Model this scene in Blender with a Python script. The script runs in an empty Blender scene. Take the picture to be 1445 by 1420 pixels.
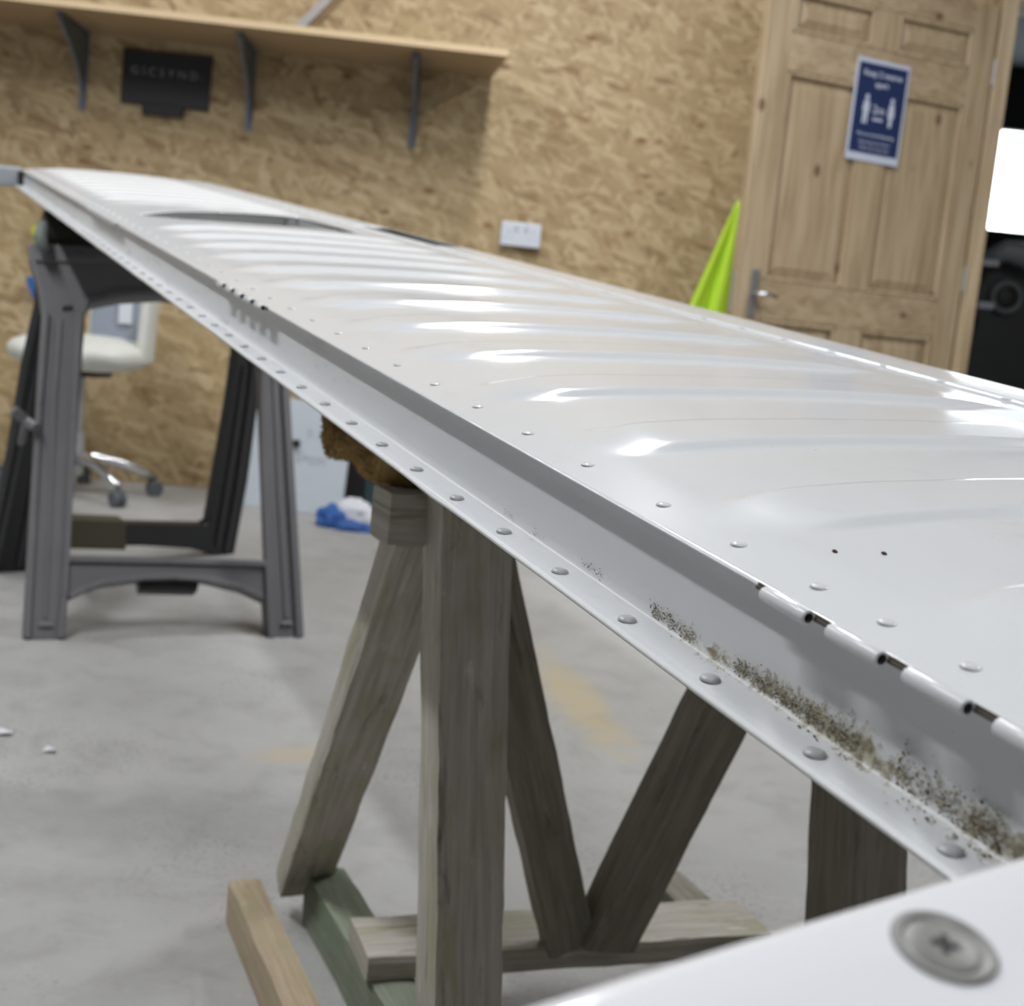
import bpy, bmesh, math, random
from mathutils import Vector, Matrix, noise

# ------------------------------------------------------------------ camera
FPX, CX, CY = 1900.0, 722.5, 710.0
EYE = Vector((0, 0, 0.75))
U = Vector((0.1, -1.0, -0.139)).normalized()          # world up, in camera axes (x right, y down, z forward)
F = (Vector((0, 0, 1)) - U * U.z).normalized()        # level forward
R = F.cross(U) * -1
if R.x < 0: R = -R
def c2w(v):                                           # camera axes -> world direction
    v = Vector(v)
    return Vector((v.dot(R), v.dot(F), v.dot(U)))
def at(px, py, z):                                    # point seen at a pixel at depth z
    return EYE + c2w(((px - CX) / FPX * z, (py - CY) / FPX * z, z))
def ray(px, py):
    return c2w(((px - CX) / FPX, (py - CY) / FPX, 1.0))
def level(px, py, h=0.0):                             # point seen at a pixel on the level plane z = h
    d = ray(px, py); return EYE + d * ((h - EYE.z) / d.z)
def onplane(px, py, o, n):
    d = ray(px, py); return EYE + d * ((o - EYE).dot(n) / d.dot(n))

S = bpy.context.scene
COL = S.collection
cam = bpy.data.cameras.new('camera'); cam.sensor_width = 36; cam.lens = FPX / 1445 * 36
cam.clip_start = 0.02; cam.clip_end = 60
cam.dof.use_dof = True; cam.dof.focus_distance = 0.62; cam.dof.aperture_fstop = 14.5
co = bpy.data.objects.new('camera', cam); COL.objects.link(co)
xa, ya, za = c2w((1, 0, 0)), c2w((0, -1, 0)), c2w((0, 0, -1))
M = Matrix((xa, ya, za)).transposed().to_4x4(); M.translation = EYE
co.matrix_world = M
S.camera = co

# ------------------------------------------------------------------ light and exposure
S.view_settings.view_transform = 'Standard'; S.view_settings.look = 'None'
S.view_settings.gamma = 1; S.view_settings.use_curve_mapping = False
S.view_settings.exposure = 0.0
w = bpy.data.worlds.new('world'); S.world = w; w.use_nodes = True
w.node_tree.nodes['Background'].inputs[0].default_value = (0.75, 0.87, 1.0, 1)
w.node_tree.nodes['Background'].inputs[1].default_value = 0.6
CEIL = 3.0
LAMPS = [(-1.5, 1.15, 1.99, 58), (0.04, 3.25, 1.5708, 54), (-2.2, 3.3, 1.5708, 30), (2.2, 2.4, 1.5708, 46), (0.6, -0.8, 1.5708, 20)]  # x, y, turn, watts
for i, (x, y, a, p) in enumerate(LAMPS):
    l = bpy.data.lights.new('tube_light', 'AREA'); l.shape = 'RECTANGLE'; l.size = 1.5; l.size_y = 0.10
    l.energy = p; l.color = (0.96, 0.98, 1.0)
    o = bpy.data.objects.new('tube_light', l); COL.objects.link(o)
    o.location = (x, y, CEIL - 0.10); o.rotation_euler = (0, 0, a)

# ------------------------------------------------------------------ helpers
def tag(o, label=None, cat=None, group=None, kind=None):
    if label: o['label'] = label
    if cat: o['category'] = cat
    if group: o['group'] = group
    if kind: o['kind'] = kind
    return o
def empty(name, loc, label=None, cat=None, group=None, kind=None):
    o = bpy.data.objects.new(name, None); COL.objects.link(o); o.location = loc
    o.empty_display_size = 0.05
    return tag(o, label, cat, group, kind)
def build(name, bm, m, parent=None, smooth=False, bevel=0, seg=2, recalc=True):
    """link a bmesh given in world coordinates as one object under its parent"""
    if recalc: bmesh.ops.recalc_face_normals(bm, faces=bm.faces)
    me = bpy.data.meshes.new(name)
    if parent is not None:
        bmesh.ops.translate(bm, verts=bm.verts, vec=-wloc(parent))
    bm.to_mesh(me); bm.free()
    if m: me.materials.append(m)
    if smooth:
        for p in me.polygons: p.use_smooth = True
    o = bpy.data.objects.new(name, me); COL.objects.link(o)
    if parent is not None: o.parent = parent
    if bevel:
        b = o.modifiers.new('bevel', 'BEVEL'); b.width = bevel; b.segments = seg; b.limit_method = 'ANGLE'; b.angle_limit = math.radians(40)
    return o
def wloc(o):
    v = Vector(o.location)
    while o.parent: o = o.parent; v += Vector(o.location)
    return v
def recenter(o, p):
    """move a mesh object's origin to world point p (the object must be unrotated)"""
    cur = wloc(o); d = Vector(p) - cur
    o.data.transform(Matrix.Translation(-d)); o.location = Vector(o.location) + d
    return o
def box_axes(bm, c, ax, ay, az, sx, sy, sz):
    vs = []
    for k in (-1, 1):
        for j in (-1, 1):
            for i in (-1, 1):
                vs.append(bm.verts.new(Vector(c) + ax * (i * sx / 2) + ay * (j * sy / 2) + az * (k * sz / 2)))
    for f in ((0, 1, 3, 2), (4, 6, 7, 5), (0, 4, 5, 1), (2, 3, 7, 6), (0, 2, 6, 4), (1, 5, 7, 3)):
        bm.faces.new([vs[i] for i in f])
    return vs
X, Y, Z = Vector((1, 0, 0)), Vector((0, 1, 0)), Vector((0, 0, 1))
def box(bm, x0, x1, y0, y1, z0, z1):
    return box_axes(bm, ((x0 + x1) / 2, (y0 + y1) / 2, (z0 + z1) / 2), X, Y, Z, x1 - x0, y1 - y0, z1 - z0)
def timber(p0, p1, wide, side, wv, rough=0.0012, seed=0, n=28):
    """rough sawn timber between p0 and p1; wide = width along wv, side = thickness"""
    p0, p1 = Vector(p0), Vector(p1); d = (p1 - p0); L = d.length; d.normalize()
    wv = (Vector(wv) - d * Vector(wv).dot(d)).normalized(); tv = d.cross(wv)
    bm = bmesh.new(); rings = []
    prof = []
    q = 4
    for k in range(q): prof.append((-.5 + k / q, -.5))
    for k in range(q): prof.append((.5, -.5 + k / q))
    for k in range(q): prof.append((.5 - k / q, .5))
    for k in range(q): prof.append((-.5, .5 - k / q))
    for i in range(n + 1):
        c = p0 + d * (L * i / n); ring = []
        for a, b in prof:
            aa, bb = a, b
            if abs(a) == .5 and abs(b) == .5: aa *= .97; bb *= .96
            v = c + wv * (aa * wide) + tv * (bb * side)
            f = noise.noise_vector(Vector((v.x * 25 + seed, v.y * 25, v.z * 25))) * rough * 1.4
            if 0 < i < n: v = v + f
            ring.append(bm.verts.new(v))
        rings.append(ring)
    m = len(prof)
    for i in range(n):
        for k in range(m):
            bm.faces.new((rings[i][k], rings[i][(k + 1) % m], rings[i + 1][(k + 1) % m], rings[i + 1][k]))
    bm.faces.new(rings[0]); bm.faces.new(rings[-1])
    # grain coordinates: u across, v along
    uv = bm.loops.layers.uv.new('grain')
    for f in bm.faces:
        f.normal_update()
        nrm = f.normal
        for l in f.loops:
            v = l.vert.co - p0
            across = v.dot(wv) if abs(nrm.dot(tv)) > .7 else v.dot(tv) + .3
            l[uv].uv = (across + seed * .37, v.dot(d) + seed * .61)
    return bm
def tube(bm, pts, r, n=12, cap=True):
    pts = [Vector(p) for p in pts]; rings = []
    prev = None
    for i, p in enumerate(pts):
        t = (pts[min(i + 1, len(pts) - 1)] - pts[max(i - 1, 0)]).normalized()
        if prev is None:
            a = t.cross(Z) if abs(t.z) < .95 else t.cross(X)
            a.normalize()
        else:
            a = (prev - t * prev.dot(t)).normalized()
        prev = a; b = t.cross(a)
        rr = r[i] if isinstance(r, (list, tuple)) else r
        rings.append([bm.verts.new(p + (a * math.cos(2 * math.pi * k / n) + b * math.sin(2 * math.pi * k / n)) * rr) for k in range(n)])
    for i in range(len(rings) - 1):
        for k in range(n):
            bm.faces.new((rings[i][k], rings[i][(k + 1) % n], rings[i + 1][(k + 1) % n], rings[i + 1][k]))
    if cap: bm.faces.new(rings[0]); bm.faces.new(rings[-1])
    return rings
def plate(loops, nvec, th, bm=None):
    """flat plate from an outline (loops[0]) with holes, extruded by th along nvec"""
    b = bm or bmesh.new(); t = bmesh.new()
    edges = []
    for lp in loops:
        vs = [t.verts.new(p) for p in lp]
        for i in range(len(vs)): edges.append(t.edges.new((vs[i], vs[(i + 1) % len(vs)])))
    bmesh.ops.triangle_fill(t, use_beauty=True, use_dissolve=True, edges=edges)
    t.faces.ensure_lookup_table()
    r = bmesh.ops.extrude_face_region(t, geom=list(t.faces))
    vs = [g for g in r['geom'] if isinstance(g, bmesh.types.BMVert)]
    bmesh.ops.translate(t, verts=vs, vec=Vector(nvec) * th)
    me = bpy.data.meshes.new('tmp'); t.to_mesh(me); t.free(); b.from_mesh(me); bpy.data.meshes.remove(me)
    return b
def lathe(bm, c, prof, n=24, ax=Z, ux=X):
    """prof: list of (radius, height) along ax"""
    c = Vector(c); ax = Vector(ax).normalized(); ux = (Vector(ux) - ax * Vector(ux).dot(ax)).normalized(); vx = ax.cross(ux)
    rings = []
    for r, h in prof:
        if r < 1e-6: rings.append([bm.verts.new(c + ax * h)])
        else: rings.append([bm.verts.new(c + ax * h + (ux * math.cos(2 * math.pi * k / n) + vx * math.sin(2 * math.pi * k / n)) * r) for k in range(n)])
    for a, b in zip(rings, rings[1:]):
        for k in range(n):
            va = a[k % len(a)], a[(k + 1) % len(a)]; vb = b[k % len(b)], b[(k + 1) % len(b)]
            if len(a) == 1 and len(b) == 1: continue
            if len(a) == 1: bm.faces.new((va[0], vb[1], vb[0]))
            elif len(b) == 1: bm.faces.new((va[0], va[1], vb[0]))
            else: bm.faces.new((va[0], va[1], vb[1], vb[0]))
    for rg in (rings[0], rings[-1]):
        if len(rg) > 1: bm.faces.new(rg)
def smoothstep(a, b, x):
    t = min(1, max(0, (x - a) / (b - a))); return t * t * (3 - 2 * t)
def lerp_tab(tab, x):
    if x <= tab[0][0]: return tab[0][1]
    for (a, b), (c, d) in zip(tab, tab[1:]):
        if x <= c: return b + (d - b) * (x - a) / (c - a)
    return tab[-1][1]

# ------------------------------------------------------------------ materials
class NT:
    def __init__(s, name):
        s.m = bpy.data.materials.new(name); s.m.use_nodes = True; s.t = s.m.node_tree
        s.b = s.t.nodes['Principled BSDF']
    def n(s, typ, **kw):
        nd = s.t.nodes.new(typ)
        for k, v in kw.items():
            if k.startswith('i_'):
                key = k[2:]; key = int(key) if key.isdigit() else key.replace('_', ' ')
                nd.inputs[key].default_value = v
            else: setattr(nd, k, v)
        return nd
    def l(s, a, b): s.t.links.new(a, b)
    def coord(s, which='Object', scale=(1, 1, 1), rot=(0, 0, 0), uv=None):
        if uv:
            tc = s.n('ShaderNodeUVMap'); tc.uv_map = uv; out = tc.outputs[0]
        elif which == 'Position':
            out = s.n('ShaderNodeNewGeometry').outputs['Position']
        else: out = s.n('ShaderNodeTexCoord').outputs[which]
        mp = s.n('ShaderNodeMapping'); mp.inputs['Scale'].default_value = scale; mp.inputs['Rotation'].default_value = rot
        s.l(out, mp.inputs[0]); return mp.outputs[0]
    def noise(s, vec, scale, detail=4, rough=.5, dist=0):
        nd = s.n('ShaderNodeTexNoise', i_Scale=scale, i_Detail=detail, i_Roughness=rough, i_Distortion=dist)
        s.l(vec, nd.inputs['Vector']); return nd.outputs['Fac']
    def ramp(s, fac, stops, interp='LINEAR'):
        nd = s.n('ShaderNodeValToRGB'); cr = nd.color_ramp; cr.interpolation = interp
        while len(cr.elements) < len(stops): cr.elements.new(.5)
        for e, (p, c) in zip(cr.elements, stops):
            e.position = p; e.color = (c, c, c, 1) if isinstance(c, (int, float)) else (*c, 1)
        s.l(fac, nd.inputs[0]); return nd.outputs[0]
    def mix(s, fac, a, b, mode='MIX'):
        nd = s.n('ShaderNodeMix'); nd.data_type = 'RGBA'; nd.blend_type = mode
        for sock, v in ((nd.inputs[0], fac), (nd.inputs[6], a), (nd.inputs[7], b)):
            if isinstance(v, (int, float)): sock.default_value = v
            elif isinstance(v, tuple): sock.default_value = (*v, 1)
            else: s.l(v, sock)
        return nd.outputs[2]
    def math(s, op, a, b=None, c=None):
        nd = s.n('ShaderNodeMath'); nd.operation = op
        for i, v in enumerate((a, b, c)):
            if v is None: continue
            if isinstance(v, (int, float)): nd.inputs[i].default_value = v
            else: s.l(v, nd.inputs[i])
        return nd.outputs[0]
    def bump(s, h, strength=.3, dist=.01):
        nd = s.n('ShaderNodeBump'); nd.inputs['Strength'].default_value = strength; nd.inputs['Distance'].default_value = dist
        s.l(h, nd.inputs['Height']); s.l(nd.outputs[0], s.b.inputs['Normal'])
    def col(s, c):
        if isinstance(c, tuple): s.b.inputs['Base Color'].default_value = (*c, 1)
        else: s.l(c, s.b.inputs['Base Color'])
    def rough(s, v):
        if isinstance(v, (int, float)): s.b.inputs['Roughness'].default_value = v
        else: s.l(v, s.b.inputs['Roughness'])
def plain(name, c, rough=.5, metal=0, var=.06, scale=30, bump=0):
    t = NT(name); v = t.coord()
    f = t.noise(v, scale, 3)
    lo = tuple(x * (1 - var) for x in c); hi = tuple(min(1, x * (1 + var)) for x in c)
    t.col(t.mix(f, lo, hi)); t.rough(rough); t.b.inputs['Metallic'].default_value = metal
    if bump: t.bump(f, bump, .004)
    return t.m
def emit(name, c, s):
    t = NT(name); t.col((0, 0, 0)); t.b.inputs['Emission Color'].default_value = (*c, 1); t.b.inputs['Emission Strength'].default_value = s
    return t.m

def m_osb():
    t = NT('osb'); v0 = t.coord()
    base = t.ramp(t.noise(v0, 4, 5, .6), [(.3, (.345, .24, .118)), (.7, (.45, .322, .168))])
    c = base
    for i, (rot, sc, seed) in enumerate(((.35, (13, 50, 13), 0), (1.25, (12, 44, 12), 3), (2.2, (15, 55, 15), 5), (2.9, (12, 48, 12), 9))):
        # wall lies in the x/z plane: turn about y
        mp = t.n('ShaderNodeMapping'); mp.inputs['Rotation'].default_value = (0, rot, 0); mp.inputs['Location'].default_value = (seed, seed, seed)
        t.l(v0, mp.inputs[0])
        wv = t.n('ShaderNodeMapping'); wv.inputs['Scale'].default_value = (sc[0], 1, sc[1]); t.l(mp.outputs[0], wv.inputs[0])
        vo = t.n('ShaderNodeTexVoronoi', i_Scale=1.0, i_Randomness=1.0); t.l(wv.outputs[0], vo.inputs['Vector'])
        sep = t.n('ShaderNodeSeparateColor'); t.l(vo.outputs['Color'], sep.inputs[0])
        strand = t.ramp(sep.outputs[0], [(0, (.23, .135, .06)), (.14, (.355, .25, .125)), (.55, (.45, .332, .178)), (1, (.58, .455, .275))])
        mask = t.ramp(sep.outputs[1], [(.45, 0.0), (.58, .72)])
        c = t.mix(mask, c, strand)
    # sparse dark flecks
    mp = t.n('ShaderNodeMapping'); mp.inputs['Rotation'].default_value = (0, 2.1, 0); mp.inputs['Scale'].default_value = (22, 1, 50); t.l(v0, mp.inputs[0])
    vo = t.n('ShaderNodeTexVoronoi', i_Scale=1.0); t.l(mp.outputs[0], vo.inputs['Vector'])
    sep = t.n('ShaderNodeSeparateColor'); t.l(vo.outputs['Color'], sep.inputs[0])
    c = t.mix(t.math('MULTIPLY', t.ramp(sep.outputs[0], [(.93, 0.0), (.94, .6)]), t.ramp(vo.outputs['Distance'], [(.25, 1.0), (.55, 0.0)])), c, (.25, .14, .055))
    mp = t.n('ShaderNodeMapping'); mp.inputs['Rotation'].default_value = (0, .9, 0); mp.inputs['Scale'].default_value = (16, 1, 34); t.l(v0, mp.inputs[0])
    vo = t.n('ShaderNodeTexVoronoi', i_Scale=1.0); t.l(mp.outputs[0], vo.inputs['Vector'])
    sep = t.n('ShaderNodeSeparateColor'); t.l(vo.outputs['Color'], sep.inputs[0])
    mk = t.math('MULTIPLY', t.ramp(sep.outputs[2], [(.965, 0.0), (.97, 1.0)]), t.ramp(vo.outputs['Distance'], [(.2, 1.0), (.5, 0.0)]))
    c = t.mix(mk, c, (.20, .095, .035))
    t.col(c); t.rough(.6); t.bump(t.noise(v0, 60, 3), .15, .003)
    return t.m
def m_concrete():
    t = NT('concrete'); v = t.coord()
    a = t.noise(v, 1.3, 8, .62); b = t.noise(v, 9, 8, .7, .6); c = t.noise(v, 60, 4, .6)
    base = t.ramp(a, [(.3, (.33, .325, .315)), (.55, (.39, .384, .374)), (.75, (.44, .434, .422))])
    base = t.mix(t.ramp(b, [(.34, .8), (.50, 0.0)]), base, (.30, .295, .285))
    base = t.mix(t.ramp(c, [(.6, 0.0), (.85, .5)]), base, (.52, .515, .50))
    sp1 = t.noise(v, 130, 3, .6); base = t.mix(t.math('MULTIPLY', t.ramp(sp1, [(.54, 0.0), (.64, .8)]), t.ramp(t.noise(v, 3.2, 4), [(.42, 0.0), (.62, 1.0)])), base, (.20, .195, .185))
    vs = t.coord(scale=(3, 14, 3), rot=(0, 0, .25))
    s = t.noise(vs, 1.6, 6, .7, 1.2)
    base = t.mix(t.ramp(s, [(.58, 0.0), (.72, .35)]), base, (.47, .465, .455))
    # ochre spill on the floor right of the wooden trestle, and a faint one left of it
    for (cx, cy, ang, sx, sy, colr, k) in STAINS:
        mp = t.n('ShaderNodeMapping'); mp.vector_type = 'TEXTURE'
        mp.inputs['Location'].default_value = (cx, cy, 0); mp.inputs['Rotation'].default_value = (0, 0, ang); mp.inputs['Scale'].default_value = (sx, sy, 1)
        t.l(t.n('ShaderNodeTexCoord').outputs['Object'], mp.inputs[0])
        ln = t.n('ShaderNodeVectorMath'); ln.operation = 'LENGTH'; t.l(mp.outputs[0], ln.inputs[0])
        d = t.math('ADD', ln.outputs['Value'], t.math('MULTIPLY', t.math('SUBTRACT', t.noise(v, 14, 5, .6), .5), 1.6))
        base = t.mix(t.math('MULTIPLY', t.ramp(d, [(.35, 1.0), (1.0, 0.0)]), k), base, colr)
    t.col(base); t.rough(t.ramp(b, [(.3, .5), (.7, .75)])); t.bump(c, .2, .002)
    return t.m
def m_white_paint(name='white_paint', dirt=False, rough=.15):
    t = NT(name); v = t.coord('Position')
    c = t.mix(t.noise(v, 5, 4), (.63, .642, .66), (.68, .69, .705))
    sp = t.noise(v, 260, 2, .5)
    c = t.mix(t.ramp(sp, [(.76, 0.0), (.80, .55)]), c, (.33, .30, .24))
    blot = t.noise(v, 34, 5, .65)
    c = t.mix(t.ramp(blot, [(.62, 0.0), (.78, .35)]), c, (.52, .50, .45))
    if dirt:
        # grime gathered along the fold, heavier toward the near end; uv = (span, distance below the fold)
        uvn = t.n('ShaderNodeUVMap'); uvn.uv_map = 'web'; sp_ = t.n('ShaderNodeSeparateXYZ'); t.l(uvn.outputs[0], sp_.inputs[0])
        uvec = t.coord(uv='web', scale=(1, 1, 1))
        big = t.noise(uvec, 26, 4, .6); fine = t.noise(uvec, 230, 4, .7); mid = t.noise(uvec, 170, 5, .7, .3)
        near = t.ramp(t.math('MULTIPLY', sp_.outputs[0], 1.0), [(.36, 1.0), (.45, .9), (.53, .62), (.575, .14), (.62, .22), (.68, .30), (.74, .10), (1.0, .05)])
        band = t.math('ABSOLUTE', t.math('SUBTRACT', sp_.outputs[1], t.math('ADD', -.001, t.math('MULTIPLY', near, .006))))
        wd = t.math('ADD', .003, t.math('MULTIPLY', near, .011))
        prox = t.math('SUBTRACT', 1.0, t.math('MINIMUM', 1.0, t.math('DIVIDE', band, wd)))
        amt = t.math('MULTIPLY', t.math('MULTIPLY', prox, near), t.ramp(big, [(.32, .35), (.6, 1.0)]))
        amt2 = t.math('ADD', t.math('MULTIPLY', amt, .62), t.math('MULTIPLY', t.math('SUBTRACT', mid, .5), 1.1))
        k = t.math('MULTIPLY', t.ramp(amt2, [(.24, 0.0), (.38, 1.0)]), t.ramp(amt, [(.02, 0.0), (.12, 1.0)]))
        dc = t.ramp(fine, [(.3, (.12, .10, .07)), (.48, (.30, .27, .20)), (.6, (.50, .48, .40)), (.75, (.20, .12, .07))])
        c = t.mix(t.ramp(amt, [(.0, 0.0), (.7, .30)]), c, (.47, .46, .41))
        c = t.mix(k, c, dc)
        # thin dirty streaks further along the far half
        st = t.math('MULTIPLY', t.ramp(t.noise(t.coord(uv='web', scale=(14, 80, 1)), 1.0, 4, .6), [(.56, 0.0), (.72, .55)]), t.ramp(sp_.outputs[0], [(.9, 0.0), (1.0, 1.0)]))
        c = t.mix(st, c, (.34, .335, .31))
    t.col(c); t.rough(rough); t.b.inputs['Specular IOR Level'].default_value = .27
    t.bump(t.noise(v, 18, 2), .05, .003)
    return t.m
def m_timber(name, a, b, dark, green, grain=1.0):
    t = NT(name); g = t.coord(uv='grain', scale=(160 * grain, 7, 1)); g2 = t.coord(uv='grain', scale=(9, 3, 1)); g3 = t.coord(uv='grain', scale=(34, 5, 1))
    f = t.noise(g, 1, 6, .65, .4)
    c = t.ramp(f, [(.3, a), (.7, b)])
    c = t.mix(t.ramp(t.noise(g2, 3, 5, .65, .5), [(.48, 0.0), (.66, .7)]), c, green)
    c = t.mix(t.ramp(t.noise(g3, 1, 6, .7, 1.0), [(.58, 0.0), (.70, .75)]), c, dark)
    c = t.mix(t.ramp(t.noise(t.coord(uv='grain', scale=(22, 7, 1)), 2.3, 4, .6), [(.64, 0.0), (.74, .5)]), c, tuple(min(1, x * 1.5) for x in b))
    t.col(c); t.rough(.78); t.bump(f, .45, .003)
    return t.m
def m_pine(vert=True):
    t = NT('pine_vertical' if vert else 'pine_horizontal')
    sc = (38, 38, 2.2) if vert else (2.2, 38, 38)
    v = t.coord(scale=sc); v1 = t.coord()
    f = t.noise(v, 1, 5, .6, .6)
    c = t.ramp(f, [(.3, (.32, .225, .13)), (.5, (.455, .345, .215)), (.75, (.56, .44, .30))])
    c = t.mix(t.ramp(t.noise(t.coord(scale=tuple(x * .16 for x in sc)), 1, 4), [(.45, 0.0), (.7, .4)]), c, (.31, .21, .12))
    vo = t.n('ShaderNodeTexVoronoi', i_Scale=1.0); t.l(t.coord(scale=(8.5, 8.5, 5) if vert else (5, 8.5, 8.5)), vo.inputs['Vector'])
    c = t.mix(t.ramp(vo.outputs['Distance'], [(.07, .85), (.14, 0.0)]), c, (.13, .06, .03))
    t.col(c); t.rough(.48)
    return t.m

# floor stain positions (measured on the floor)
s1 = level(775, 935); s2 = level(865, 1050); sm = (s1 + s2) / 2; sd = s2 - s1
s3 = level(425, 1065)
STAINS = [(sm.x, sm.y, math.atan2(sd.y, sd.x), sd.length * .75, .075, (.47, .385, .24), .75),
          (s3.x, s3.y, .3, .10, .06, (.45, .37, .24), .5),
          (level(190, 1150).x, level(190, 1150).y, .2, .5, .16, (.24, .24, .245), .45)]
OSB = m_osb(); CONC = m_concrete()
WHITE = m_white_paint(); WEBM = m_white_paint('white_paint_soiled', True, .34)
OLD = m_timber('weathered_timber', (.31, .285, .25), (.54, .50, .44), (.085, .06, .04), (.32, .31, .18))
OLDD = m_timber('weathered_timber_dark', (.17, .15, .12), (.31, .28, .23), (.055, .045, .03), (.16, .16, .105))
GREEN = m_timber('green_treated_timber', (.18, .20, .15), (.27, .30, .225), (.12, .11, .06), (.235, .33, .225))
TAN = m_timber('tan_timber', (.34, .25, .16), (.44, .36, .26), (.24, .17, .08), (.33, .30, .17))
GREYT = m_timber('grey_topped_timber', (.30, .29, .28), (.40, .385, .37), (.2, .18, .15), (.33, .32, .29))
PINE, PINEH = m_pine(True), m_pine(False)
HPL = plain('grey_plastic', (.145, .142, .15), .48, 0, .12, 14)
BPL = plain('black_plastic', (.018, .019, .021), .38, 0, .1, 14)
DARKPAD = plain('dark_padding', (.028, .028, .024), .9, 0, .6, 22, .5)
SHELF = plain('shelf_board', (.38, .265, .15), .5, 0, .07, 9)
SHELFE = plain('shelf_edge', (.60, .45, .27), .5, 0, .05, 9)
STEELB = plain('bracket_steel', (.17, .195, .235), .42, .6, .1, 20)
CHROME = plain('chrome', (.72, .73, .75), .16, 1, .03)
ALU = plain('aluminium', (.55, .56, .57), .4, .7, .1)
RIV = plain('rivet_paint', (.60, .61, .61), .28, 0, .08, 200)
RIVD = plain('rivet_grey', (.46, .47, .48), .3, 0, .15, 200)
CARPET = plain('carpet', (.30, .19, .07), .95, 0, .6, 60, .8)
CREAM = plain('cream_vinyl', (.72, .72, .67), .45, 0, .03)
GREYC = plain('grey_cloth', (.27, .30, .36), .8, 0, .1)
WBOARD = plain('white_board', (.60, .65, .71), .4, 0, .03)
MARK = plain('faint_print', (.47, .52, .57), .6)
TEAL = plain('dark_teal', (.035, .075, .085), .5)
BLACK = plain('black', (.012, .012, .013), .5)
SCRB = plain('blackboard', (.017, .017, .021), .55, 0, .3, 6)
CHALK = plain('chalk_grey', (.24, .24, .25), .8)
SOCK = plain('socket_white', (.66, .69, .76), .3, 0, .02)
SOCKD = plain('socket_switch', (.50, .54, .60), .35)
HIVIS = plain('hi_vis_yellow', (.52, .78, .045), .75, 0, .12, 9)
NAVY = plain('sign_blue', (.014, .028, .105), .4, 0, .05)
SIGNW = plain('sign_white', (.58, .62, .74), .45, 0, .03)
BLUE = plain('blue_cloth', (.035, .12, .38), .8, 0, .3, 20)
CLOTH = plain('white_cloth', (.68, .68, .72), .85, 0, .08, 18)
PINKC = plain('brown_cloth', (.28, .2, .2), .85)
WALLP = plain('painted_wall', (.30, .30, .30), .8, 0, .03, 3)
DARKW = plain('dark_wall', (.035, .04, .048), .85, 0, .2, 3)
GASK = plain('dark_gap', (.10, .085, .07), .8, 0, .5, 90)
PRIMER = plain('bare_inner_skin', (.34, .34, .34), .5, 0, .1)
GRN = plain('green_liner', (.03, .06, .055), .6)
SCREW = plain('screw_steel', (.24, .235, .225), .45, .25, .12, 60)
ORANGE = plain('orange_primer', (.33, .085, .025), .6)
YEL = plain('yellow_tape', (.55, .52, .05), .7)
OLIVE = plain('olive_tape', (.085, .078, .05), .7)

# ------------------------------------------------------------------ room
wb = level(120, 674)                                   # foot of the board wall
WDX, WDY = Vector((1, .07, 0)).normalized(), Vector((-.07, 1, 0)).normalized()  # along the wall, away through it
def wallp(px, py, off=0.0):                            # point on the wall seen at a pixel, off metres in front of it
    return onplane(px, py, wb - WDY * off, WDY)
hinge = wallp(1373, 250); hx = (hinge - wb).dot(WDX)
def room_slab(name, bm, m, kind='structure'): return tag(build(name, bm, m), kind=kind)
bm = bmesh.new(); box(bm, -4.5, 5.5, -3, 11, -.1, 0); room_slab('floor', bm, CONC)
bm = bmesh.new(); box(bm, -4.5, 5.5, -3, 11, CEIL, CEIL + .1); room_slab('ceiling', bm, WALLP)
bm = bmesh.new(); L0 = -3.45
box_axes(bm, wb + WDX * ((L0 + hx) / 2) + WDY * .06 + Z * CEIL / 2, WDX, WDY, Z, hx - L0, .12, CEIL)
o = room_slab('wall_back', bm, OSB)
DW = .95                                               # doorway width
bm = bmesh.new(); box_axes(bm, wb + WDX * (hx + .1 + DW + 1.0) + WDY * .06 + Z * CEIL / 2, WDX, WDY, Z, 2.0, .12, CEIL); room_slab('wall_back_right', bm, OSB)
bm = bmesh.new(); box_axes(bm, wb + WDX * (hx + .05 + DW / 2) + WDY * .06 + Z * (2.1 + CEIL) / 2, WDX, WDY, Z, DW, .12, CEIL - 2.1); room_slab('wall_back_lintel', bm, OSB)
bm = bmesh.new(); box(bm, -3.6, -3.5, -3, 11, 0, CEIL); room_slab('wall_left', bm, WALLP)
bm = bmesh.new(); box(bm, 4.6, 4.7, -3, 11, 0, CEIL); room_slab('wall_right', bm, WALLP)
bm = bmesh.new(); box(bm, -3.6, 4.7, -3, -2.9, 0, CEIL); room_slab('wall_front', bm, WALLP)
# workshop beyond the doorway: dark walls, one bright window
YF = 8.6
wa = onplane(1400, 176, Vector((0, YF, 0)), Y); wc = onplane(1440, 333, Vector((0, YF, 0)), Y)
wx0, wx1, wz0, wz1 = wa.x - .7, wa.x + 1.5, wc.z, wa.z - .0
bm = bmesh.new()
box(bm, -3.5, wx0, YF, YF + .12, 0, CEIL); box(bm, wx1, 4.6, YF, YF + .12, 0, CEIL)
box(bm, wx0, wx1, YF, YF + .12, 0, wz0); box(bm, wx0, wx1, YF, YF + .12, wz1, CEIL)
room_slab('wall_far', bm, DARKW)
bm = bmesh.new(); box(bm, wx0, wx1, YF + .05, YF + .07, wz0, wz1)
win = empty('window_1', (0, YF, 0), kind='structure')
build('pane', bm, emit('daylight', (.92, .97, 1.0), 6.0), win)
bm = bmesh.new()
for xx in (wx0, wx1): box(bm, xx - .02, xx + .02, YF - .01, YF + .06, wz0, wz1)
for zz in (wz0, wz1): box(bm, wx0, wx1, YF - .01, YF + .06, zz - .02, zz + .02)
build('window_frame', bm, DARKW, win)
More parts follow.
